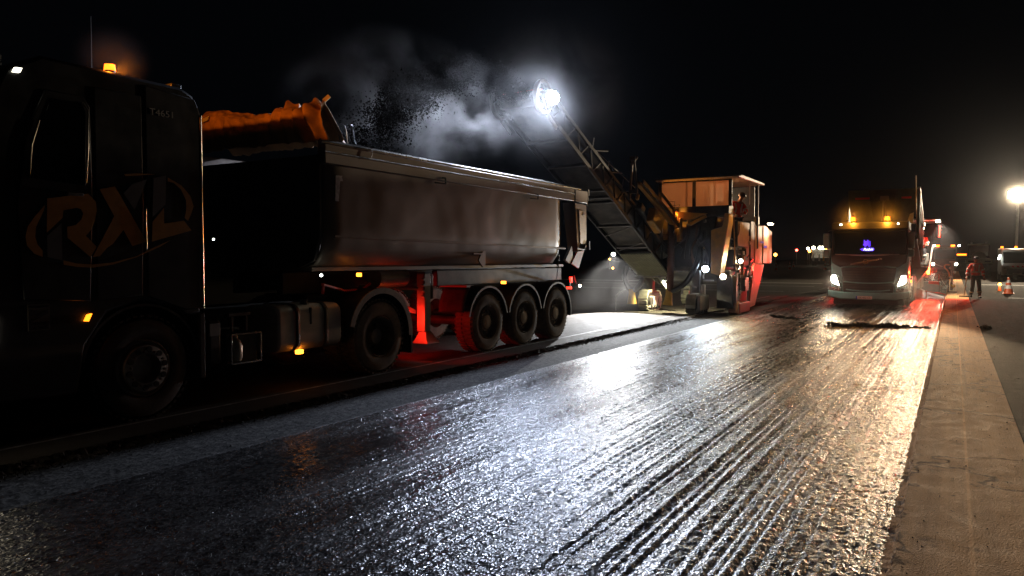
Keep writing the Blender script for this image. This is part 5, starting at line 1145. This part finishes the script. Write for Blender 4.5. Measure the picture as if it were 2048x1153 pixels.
def person(label, loc, rot, J, jacket='hivis', hat='helmet', trousers='darkcloth', bands=True, group=None):
    """J: joint positions in the person's own frame (faces -y)"""
    p = thing('person', label, 'person', (0, 0, 0), group)
    g = lambda n: Vector(J[n])
    body = {}
    def b(n, r): body[n] = (J[n], r)
    b('pelvis', (.15, .11)); b('waist', (.135, .10)); b('chest', (.165, .12)); b('neck0', .062); b('neck', .055); b('head', (.078, .092)); b('crown', (.066, .078))
    for s in 'lr':
        b('sh'+s, .065); b('el'+s, .045); b('wr'+s, .031); b('hip'+s, .09); b('kn'+s, .06); b('an'+s, .045); b('toe'+s, (.045, .035))
    E = [('pelvis', 'waist'), ('waist', 'chest'), ('chest', 'neck0'), ('neck0', 'neck'), ('neck', 'head'), ('head', 'crown')]
    for s in 'lr': E += [('chest', 'sh'+s), ('sh'+s, 'el'+s), ('el'+s, 'wr'+s), ('pelvis', 'hip'+s), ('hip'+s, 'kn'+s), ('kn'+s, 'an'+s), ('an'+s, 'toe'+s)]
    skin_mesh('body', body, E, 'skin', p)
    jk = {n: (J[n], r) for n, r in (('waist', (.165, .135)), ('pelvis', (.17, .14)), ('chest', (.185, .145)))}
    jk['neck0'] = (tuple(g('neck0') - Vector((0, 0, .03))), .085)
    for s in 'lr':
        jk['sh'+s] = (J['sh'+s], .085); jk['el'+s] = (J['el'+s], .062); jk['cuff'+s] = (tuple(g('el'+s).lerp(g('wr'+s), .85)), .05)
    E2 = [('waist', 'pelvis'), ('waist', 'chest'), ('chest', 'neck0')]
    for s in 'lr': E2 += [('chest', 'sh'+s), ('sh'+s, 'el'+s), ('el'+s, 'cuff'+s)]
    skin_mesh('jacket', jk, E2, jacket, p)
    tr = {'pelvis': (J['pelvis'], (.165, .128))}
    E3 = []
    for s in 'lr':
        tr['hip'+s] = (J['hip'+s], .105); tr['kn'+s] = (J['kn'+s], .078); tr['hem'+s] = (tuple(g('kn'+s).lerp(g('an'+s), .9)), .07)
        E3 += [('pelvis', 'hip'+s), ('hip'+s, 'kn'+s), ('kn'+s, 'hem'+s)]
    skin_mesh('trousers', tr, E3, trousers, p)
    for s in 'lr':
        a, t = g('an'+s), g('toe'+s); d = (t - a); d.z = 0; d.normalize()
        MB().tube([a + Vector((0, 0, .10)), a + Vector((0, 0, .02)), a - d*.03 - Vector((0, 0, .03))], [.06, .06, .055], 10).tube([a - d*.06 - Vector((0, 0, .035)), a + d*.05 - Vector((0, 0, .03)), a + d*.17 - Vector((0, 0, .045))], [.05, .056, .04], 10).build('boot', 'blackplastic', p, smooth=80)
    if bands:
        def ring(c, d, r, w=.05, sc=1.):
            d = Vector(d).normalized(); return MB().lathe([(r, -w/2), (r + .006, -w/2), (r + .006, w/2), (r, w/2)], c, d, 20, closed=True)
        for s in 'lr':
            a, b_ = g('el'+s), g('wr'+s); ring(a.lerp(b_, .45), b_ - a, .066, .045).build('reflective_band', 'whitetape', p)
            a = g('sh'+s); b_ = g('el'+s); ring(a.lerp(b_, .72), b_ - a, .078, .045).build('reflective_band', 'whitetape', p)
            a, b_ = g('kn'+s), g('an'+s); ring(a.lerp(b_, .55), b_ - a, .082, .05).build('reflective_band', 'whitetape', p)
        c = g('waist'); ax = g('chest') - g('pelvis')
        m = ring(c, ax, .175, .055); ax.normalize()
        sx = Vector((1, 0, 0)); fw = ax.cross(sx).normalized()
        m.v = [tuple(Vector(q) - fw*((Vector(q) - c).dot(fw))*.18 + sx*((Vector(q) - c).x)*.04) for q in m.v]
        m.build('reflective_band', 'whitetape', p)
        for s, sg in (('l', 1), ('r', -1)):
            up_ = g('sh'+s)*.6 + g('chest')*.4
            for k in (1, -1):
                pts = [c + sx*sg*.09 - fw*(-k)*.148, c.lerp(up_, .55) + sx*sg*.015 - fw*(-k)*.165, up_ + Vector((0, 0, .02)) - fw*(-k)*.12, up_ + Vector((0, 0, .085))]
                for i in range(3): MB().bar(pts[i], pts[i+1], .045, .012, fw).build('reflective_strap', 'whitetape', p)
    h = g('head'); cr = g('crown'); ax = (cr - h).normalized(); fr_ = Vector((0, -1, 0)); hd = J.get('look', (0, -1, 0)); fr_ = (Vector(hd) - ax*Vector(hd).dot(ax)).normalized(); sd = ax.cross(fr_)
    f = MB()
    f.tube([h + fr_*.085 + ax*.02, h + fr_*.108 - ax*.012, h + fr_*.09 - ax*.02], [.010, .016, .012], 8)
    for s in (-1, 1): f.ball(h + sd*s*.083 - ax*.0 , .022, 8, 6, (.6, 1, 1.4))
    f.tube([h + fr_*.088 - ax*.048 + sd*.025, h + fr_*.094 - ax*.05, h + fr_*.088 - ax*.048 - sd*.025], .006, 6)
    f.build('face', 'skin', p, smooth=80)
    e = MB()
    for s in (-1, 1): e.ball(h + fr_*.084 + sd*s*.032 + ax*.022, .011, 8, 6)
    e.split('eye', 'ink', p, smooth=80)
    MB().ball(h + ax*.03 - fr_*.012, .098, 14, 10, (1, 1.05, .95)).build('hair', 'hair', p, smooth=80) if hat is None else None
    if hat:
        m = MB().lathe([(.118, 0), (.116, .03), (.105, .07), (.07, .11), (.02, .128)], h + ax*.045 - fr_*.005, ax, 20)
        m.add([h + ax*.05 + fr_*.08 + sd*.08, h + ax*.04 + fr_*.17 + sd*.04, h + ax*.04 + fr_*.17 - sd*.04, h + ax*.05 + fr_*.08 - sd*.08, h + ax*.06 + fr_*.08 + sd*.08, h + ax*.05 + fr_*.165 + sd*.04, h + ax*.05 + fr_*.165 - sd*.04, h + ax*.06 + fr_*.08 - sd*.08], [(0, 1, 2, 3), (7, 6, 5, 4), (0, 4, 5, 1), (1, 5, 6, 2), (2, 6, 7, 3)])
        m.build('helmet', hat, p, smooth=60)
    for s, sg in (('l', 1), ('r', -1)): hand(p, J['wr'+s], g('wr'+s) - g('el'+s), sg, J.get('curl', .7))
    p.location = loc; p.rotation_euler = (0, 0, rot); return p
STAND = dict(pelvis=(0, 0, .95), waist=(0, 0, 1.12), chest=(0, .0, 1.33), neck0=(0, .0, 1.46), neck=(0, -.01, 1.52), head=(0, -.02, 1.60), crown=(0, -.02, 1.69),
    shl=(.18, 0, 1.40), ell=(.25, .03, 1.13), wrl=(.27, -.04, .88), shr=(-.18, 0, 1.40), elr=(-.24, .02, 1.14), wrr=(-.26, -.06, .9),
    hipl=(.09, 0, .88), knl=(.10, -.02, .49), anl=(.10, .03, .09), toel=(.11, -.12, .05), hipr=(-.09, 0, .88), knr=(-.10, -.03, .49), anr=(-.10, .03, .09), toer=(-.11, -.12, .05))
walk = dict(STAND); walk.update(knl=(.11, -.16, .50), anl=(.12, -.22, .10), toel=(.13, -.37, .07), knr=(-.10, .02, .48), anr=(-.13, .20, .12), toer=(-.14, .06, .05), chest=(0, -.03, 1.33), neck0=(0, -.04, 1.46), neck=(0, -.05, 1.52), head=(0, -.06, 1.60), crown=(0, -.06, 1.69),
    wrr=(-.33, -.10, .90), elr=(-.29, .02, 1.14), ell=(.27, .06, 1.14), wrl=(.30, .02, .88))
person('worker in red vest with pale straps walking on the strip and holding a rake', (.80, 36.7, .0), R(8), walk)
op = dict(STAND); op.update(chest=(.02, -.07, 1.33), neck0=(.06, -.12, 1.45), neck=(.08, -.14, 1.50), head=(.11, -.17, 1.57), crown=(.12, -.19, 1.66), look=(.75, -.6, -.4), shl=(.19, -.05, 1.36), shr=(-.16, -.06, 1.40), ell=(.26, -.18, 1.12), wrl=(.10, -.34, 1.05), elr=(-.24, -.14, 1.16), wrr=(-.12, -.34, 1.02), curl=1.0)
person('operator in dark red jacket with reflective bands leaning out of the milling machine', (-5.98, 24.05, 2.02), R(25), op)
sit = dict(STAND); sit.update(knl=(.13, -.40, .86), anl=(.13, -.42, .46), toel=(.13, -.56, .43), knr=(-.13, -.40, .86), anr=(-.13, -.42, .46), toer=(-.13, -.56, .43), wrl=(.16, -.30, 1.12), wrr=(-.16, -.30, 1.12), ell=(.25, -.08, 1.13), elr=(-.25, -.08, 1.13))
person('driver in red jacket sitting on the paver under its roof', (-1.28, 38.55, 1.18), 0, sit)
rk = thing('rake', 'long handled asphalt rake held by the walking worker', 'rake', (.42, 37.3, 0))
MB().cyl((.40, 37.45, .03), (.485, 36.62, .96), .016, n=10).build('handle', 'wood', rk)
m = MB().box(.22, .60, 37.42, 37.46, .02, .07)
for i in range(12): m.box(.23 + i*.032, .245 + i*.032, 37.42, 37.44, 0, .03)
m.build('rake_head', 'blackmetal', rk)

# ------------------------------------------------------------------ background
st = thing('levelling_stand', 'grey equipment stand with orange hose handle on the pale strip behind the paver', 'stand', (-.1, 42.6, 0))
MB().bar((-.08, 42.6, .1), (-.07, 42.6, 1.5), .14, .12).box(-.15, .02, 42.52, 42.7, 1.0, 1.3).build('column', 'greymetal', st, bevel=.02)
MB().box(-.2, .08, 42.5, 42.7, 1.48, 1.54).ball((.03, 42.5, 1.0), .07, 8, 6).box(-.2, -.02, 42.5, 42.62, .72, .82).ball((-.15, 42.52, 1.2), .06, 8, 6).build('fitting', 'whitemetal', st, bevel=.01)
MB().tube(spl([(-.18, 42.5, 1.36), (-.36, 42.45, 1.36), (-.38, 42.45, 1.22), (-.26, 42.45, 1.08), (-.2, 42.5, .95), (-.18, 42.5, .8)], 8), .035, 10).build('hose_handle', 'hosepaint', st)
MB().bar((-.22, 42.55, .0), (-.2, 42.55, .75), .05).bar((-.25, 42.5, .03), (.15, 42.5, .02), .05).build('foot', 'blackmetal', st)
MB().ball((-.02, 42.5, .33), .10, 12, 8).build('float', 'yellow', st)

def cone(h=.75, r=.18, nm='traffic_cone', lab='', grp='traffic cones around the works'):
    c = thing(nm, lab, 'traffic cone', (0, 0, 0), grp)
    MB().box(-r*1.15, r*1.15, -r*1.15, r*1.15, 0, .035).build('base', 'coneorange', c, bevel=.01)
    P = [(r, .035), (r*.2, h)]
    def rad(t): return r + (r*.2 - r)*t
    for a, b_, m_ in ((0, .28, 'coneorange'), (.28, .5, 'conewhite'), (.5, .66, 'coneorange'), (.66, .84, 'conewhite'), (.84, 1, 'coneorange')):
        MB().cyl((0, 0, .035 + a*(h-.035)), (0, 0, .035 + b_*(h-.035)), rad(a), rad(b_), 18, cap=(b_ == 1)).build('band' if m_ == 'conewhite' else 'sleeve', m_, c)
    return c
c0 = cone(.78, .20, lab='orange traffic cone on the pavement in front of the grey van'); c0.location = (2.25, 42.3, 0)
c1 = cone(1.3, .22, lab='tall pale cone below the amber lamp beyond the milling machine'); c1.location = (-22.6, 114, 0)
for lab, loc in (('tall cone right of the one below the amber lamp', (-23.0, 127, -.02)), ('distant short cone above the other cones beyond the milling machine', (-30, 170, -.02)), ('tall reddish cone beside the left mirror of the teal truck', (-17.2, 124, -.02))):
    k = copy_tree(c1); k.location = loc; k['label'] = lab
ob = thing('warning_lamp', 'small amber warning lamp glowing on the ground left of the orange cone', 'lamp', (2.07, 46, 0))
MB().cyl((2.07, 46, 0), (2.07, 46, .22), .09, .05).build('base', 'coneorange', ob)
MB().ball((2.07, 46, .34), .08, 12, 8).build('lens', 'faramber', ob); point((2.07, 45.8, .36), 25, (1, .55, .2), .05, ob)

ma = thing('floodlight_mast', 'tall grey floodlight mast with blazing lamps at the right', 'floodlight', (4.45, 75, 0))
MB().cyl((4.45, 75, 0), (4.5, 75, 6.9), .14, .09, 12).build('pole', 'mastard', ma)
for dx, dz in ((-.45, 0), (.05, .03), (.5, .0)):
    h_ = MB().obox((4.45 + dx, 74.85, 7.05 + dz), (.46, .16, .62), (R(-8), 0, 0)).build('lamp_head', 'blackplastic', ma, bevel=.02)
    MB().obox((4.45 + dx, 74.76, 7.035 + dz), (.42, .01, .56), (R(-8), 0, 0)).build('lamp_glass', 'flood', h_)
MB().bar((3.8, 75, 6.85), (5.15, 75, 6.85), .07).build('cross_arm', 'mastard', ma)
m = MB()
for i in range(14): m.bar((4.35, 74.85, 1 + i*.4), (4.55, 74.85, 1 + i*.4), .02)
m.split('ladder_rung', 'mastard', ma)
spot((4.45, 74.6, 7.0), (1.0, 36, 0), 26000, (1, .80, .55), 120, .7, .25, ma)

smoke('bloom_volume', (4.5, 74.3, 7.1), (2.3, 2.0, 2.0), .008, .5, 'volume added as bloom around the floodlight lamps', .2, .5, 5., (1, .93, .8), .5)  # added volume imitates lens bloom of the floodlights
for nm, mc, rr, dd in (('left beacon', (-3.13, 28.9, 3.05), .95, .05), ('right beacon', (-2.03, 28.9, 3.05), .95, .05), ('left headlight', (-3.66, 28.35, .88), .6, .07), ('right headlight', (-1.5, 28.35, .88), .6, .07)):
    smoke('bloom_volume', mc, (rr, rr*.8, rr), dd, .6, 'volume added as bloom before the %s of the teal truck' % nm, .1, .3, 2., (1, 1, 1), .4)  # lens glow of beacons and headlights built as added volumes
smoke('bloom_volume', (-.8, 37.6, 2.0), (1.3, 1.0, 1.7), .03, .6, 'volume added as red lamp bloom beside the paver', .2, .5, 9., (1, 1, 1), .3)  # added to spread the red lamp glow as lens bloom
smoke('bloom_volume', (-7.15, 4.31, 3.62), (.40, .40, .36), .045, .8, 'volume added as amber bloom round the beacon of the near cab', .1, .3, 4., (1, 1, 1), .3)  # halo of the cab beacon, an added volume
vn = thing('utility_van', 'grey works van with amber roof lamps and striped bonnet at the right edge', 'van', (4.1, 68, 0))
MB().prism([(66.0, .45), (66.0, 1.15), (66.9, 1.35), (67.5, 2.25), (67.6, 2.45), (72, 2.5), (72, .45)], 'x', 3.05, 5.15).build('body', 'vanwhite', vn, bevel=.06)
MB().prism([(66.86, 1.38), (67.42, 2.18), (67.46, 2.16), (66.9, 1.36)], 'x', 3.2, 5.0).build('windscreen', 'glass', vn)
MB().box(3.15, 5.05, 67.35, 67.6, 2.22, 2.36).build('roof_sign', 'farwhite' if 0 else 'conewhite', vn, bevel=.02)
m = MB(); m2 = MB()
for i in range(8): (m if i % 2 else m2).prism([(3.5 + i*.15, 1.16), (3.65 + i*.15, 1.16), (3.72 + i*.15, 1.04), (3.57 + i*.15, 1.04)], 'y', 65.96, 65.99)
m.split('stripe', 'redtape', vn); m2.split('stripe', 'conewhite', vn)
MB().prism([(3.3, .55), (4.9, .55), (4.8, .95), (3.4, .95)], 'y', 65.95, 66.0).build('grille', 'blackplastic', vn, bevel=.01)
MB().box(3.75, 4.3, 65.93, 65.95, .5, .62).build('number_plate', 'plate', vn)
for x in (3.25, 4.95): MB().ball((x, 66.0, .98), .1, 10, 8, (1, .4, .6)).build('headlight', 'railmetal', vn)
for x in (3.12, 4.0, 4.7): MB().cyl((x, 67.5, 2.5), (x, 67.5, 2.62), .09, n=12).build('beacon', 'amberfar', vn)
for x in (2.98, 2.92): MB().box(x - .06, x + .06, 66.9, 67.05, 1.55 + (x - 2.9)*3, 1.75 + (x - 2.9)*3).build('mirror', 'whitedot', vn)  # mirrors glow by emission in place of reflected lamp light
for x in (3.15, 5.0):
    for y in (66.9, 71): MB().cyl((x - .12, y, .36), (x + .12, y, .36), .36, n=20).build('wheel', 'rubber', vn)

ro = thing('road_roller', 'pale tandem road roller parked behind the walking worker', 'road roller', (2.13, 88, 0))
MB().lathe([(.0, -1.0), (.68, -1.0), (.7, -.95), (.7, .95), (.68, 1.0), (0, 1.0)], (2.13, 87, .7), (1, 0, 0), 32).build('front_drum', 'steel', ro)
MB().lathe([(.0, -1.0), (.68, -1.0), (.7, -.95), (.7, .95), (.68, 1.0), (0, 1.0)], (2.13, 90.4, .7), (1, 0, 0), 32).build('rear_drum', 'steel', ro)
MB().prism([(1.0, 1.2), (3.25, 1.2), (3.25, 1.65), (2.9, 1.75), (1.35, 1.75), (1.0, 1.65)], 'y', 86.3, 87.9).build('drum_frame', 'rollergreen', ro, bevel=.05)
MB().prism([(1.45, 1.75), (2.8, 1.75), (2.6, 2.25), (2.3, 2.4), (1.95, 2.4), (1.65, 2.25)], 'y', 87.0, 88.6).build('bonnet', 'rollergreen', ro, bevel=.05)
MB().box(1.15, 3.1, 88.4, 90.2, 1.4, 2.0).build('body', 'darkgrey', ro, bevel=.04)
MB().box(1.2, 3.05, 88.3, 90.3, 3.05, 3.2).build('roof', 'rollergreen', ro, bevel=.04)
m = MB()
for x in (1.25, 3.0):
    for y in (88.4, 90.2): m.bar((x, y, 1.9), (x, y, 3.1), .07)
m.split('cab_post', 'blackmetal', ro)
MB().box(1.3, 2.95, 88.38, 88.4, 1.95, 3.05).build('cab_glass', 'glass', ro)
for x in (1.5, 2.75): MB().ball((x, 88.35, 3.28), .09, 10, 8).build('lamp', 'whitemetal', ro)
m = MB()
for x in (1.2, 2.6): m.box(x, x + .5, 86.28, 86.31, 1.38, 1.5)
m.build('side_lettering_plate', 'ink', ro)

tf = thing('distant_truck', 'dark truck with amber beacons far behind the paver', 'truck', (-.95, 106, 0))
MB().prism([(104.6, .4), (104.5, 1.4), (104.8, 3.0), (105.1, 3.2), (106.8, 3.2), (106.8, .9), (104.9, .4)], 'x', -2.2, .3).build('cab', 'darkgrey', tf, bevel=.08)
MB().prism([(104.48, 1.7), (104.72, 2.8), (104.78, 2.8), (104.56, 1.7)], 'x', -2.0, .1).build('windscreen', 'glass', tf)
MB().box(-2.2, .3, 107, 112, 1.1, 3.3).build('tipping_body', 'tealdark', tf, bevel=.05)
for x in (-1.75, -.15): MB().cyl((x, 105, 3.2), (x, 105, 3.4), .22, n=12).build('beacon', 'amberfar', tf)
for x in (-2.1, .5): MB().ball((x, 104.6, 3.3), .12, 10, 8).build('roof_lamp', 'farwhite', tf)
for x in (-2.2, .25): MB().ball((x, 104.5, 1.05), .17, 10, 8).build('headlight', 'farwhite', tf)
for x in (-2.0, .1):
    for y in (105.6, 109.6, 111): MB().cyl((x - .15, y, .5), (x + .15, y, .5), .5, n=18).build('wheel', 'rubber', tf)
MB().bar((-1.9, 104.4, 1.0), (-1.2, 104.4, .75), .1).build('bumper_glint', 'whitemetal', tf)
t2_ = thing('service_truck', 'distant dark vehicle with a bright amber light bar between truck and roller', 'truck', (.9, 140, 0))
MB().prism([(138, .4), (138, 1.6), (138.5, 2.2), (144, 2.2), (144, .4)], 'x', -.3, 2.1).build('body', 'vanwhite', t2_, bevel=.06)
MB().box(.1, 1.7, 139, 139.3, 2.25, 2.5).build('light_bar', 'amberfar', t2_)
MB().prism([(137.98, 1.3), (138.3, 2.05), (138.36, 2.05), (138.04, 1.3)], 'x', -.1, 1.9).build('windscreen', 'glass', t2_)
for x in (-.1, 1.9):
    for y in (139.2, 142.8): MB().cyl((x - .12, y, .4), (x + .12, y, .4), .4, n=16).build('wheel', 'rubber', t2_)
dm = thing('distant_machine', 'far works machine with bright white lamps left of the teal truck', 'machine', (-29, 200, 0))
MB().prism([(199, .4), (199, 2.0), (200.5, 3.0), (200.5, 4.4), (204, 4.4), (204, .4)], 'x', -31, -26.6).build('body', 'darkgrey', dm, bevel=.1)
for x, m_ in ((-30.4, 'farwhite'), (-28.9, 'farwhite'), (-28.2, 'farwhite'), (-27.5, 'faramber')): MB().ball((x, 198.9, 4.5), .42, 10, 8).build('lamp', m_, dm)
for x, m_ in ((-30.4, 'whitemetal'), (-29, 'whitemetal'), (-28, 'orange')): MB().box(x - .2, x + .2, 198.9, 199, 1.2, 3.0).build('lamp_board', m_, dm)
for x in (-30.5, -27.2):
    for y in (200.2, 203): MB().cyl((x - .3, y, .7), (x + .3, y, .7), .7, n=16).build('wheel', 'rubber', dm)
def lamp_post(label, loc, h, mat, r=.14, cat='lamp', name='marker_lamp', grp='small lamps far across the airfield'):
    o = thing(name, label, cat, loc, grp); x, y, z = loc
    MB().cyl((x, y, z), (x, y, z + h), .05, .04, 8).build('post', 'greymetal', o)
    MB().ball((x, y, z + h + r*.6), r, 10, 8).build('lens', mat, o); return o
lamp_post('amber lamp on a post above the tall pale cone', (-19.9, 100, 0), 2.1, 'faramber', .22)
lamp_post('small amber runway lamp nearest the trailer tail', (-46.0, 108, 0), .15, 'faramber', .17)
lamp_post('small amber runway lamp beside the left hose of the milling machine', (-44.5, 110, 0), .10, 'faramber', .15)
lamp_post('amber lamp standing high between trailer and milling machine', (-47.4, 110, 0), 1.55, 'faramber', .17)
lamp_post('red lamp on the dark horizon between milling machine and truck', (-34.6, 200, -.02), 3.8, 'farred', .3)
lamp_post('pale upper lamp left of the distant machine', (-31.9, 200, -.02), 4.2, 'farwhite', .32)
lamp_post('warm lower lamp left of the distant machine', (-31.5, 200, -.02), 3.5, 'faramber', .36)

# ------------------------------------------------------------------ thin night haze over the site
hz = bpy.data.materials.new('night_haze'); hz.use_nodes = True; nt = hz.node_tree
for n in list(nt.nodes):
    if n.type == 'BSDF_PRINCIPLED': nt.nodes.remove(n)
pv = nt.nodes.new('ShaderNodeVolumePrincipled'); pv.inputs['Color'].default_value = (.95, .96, 1, 1); pv.inputs['Density'].default_value = .00007; pv.inputs['Anisotropy'].default_value = .94
nt.links.new(pv.outputs[0], nt.nodes['Material Output'].inputs['Volume'])
hb = MB().box(-180, 180, -20, 260, -1.4, 12).build('haze', hz, smooth=0); hb['kind'] = 'stuff'; hb['label'] = 'thin night haze over the works'
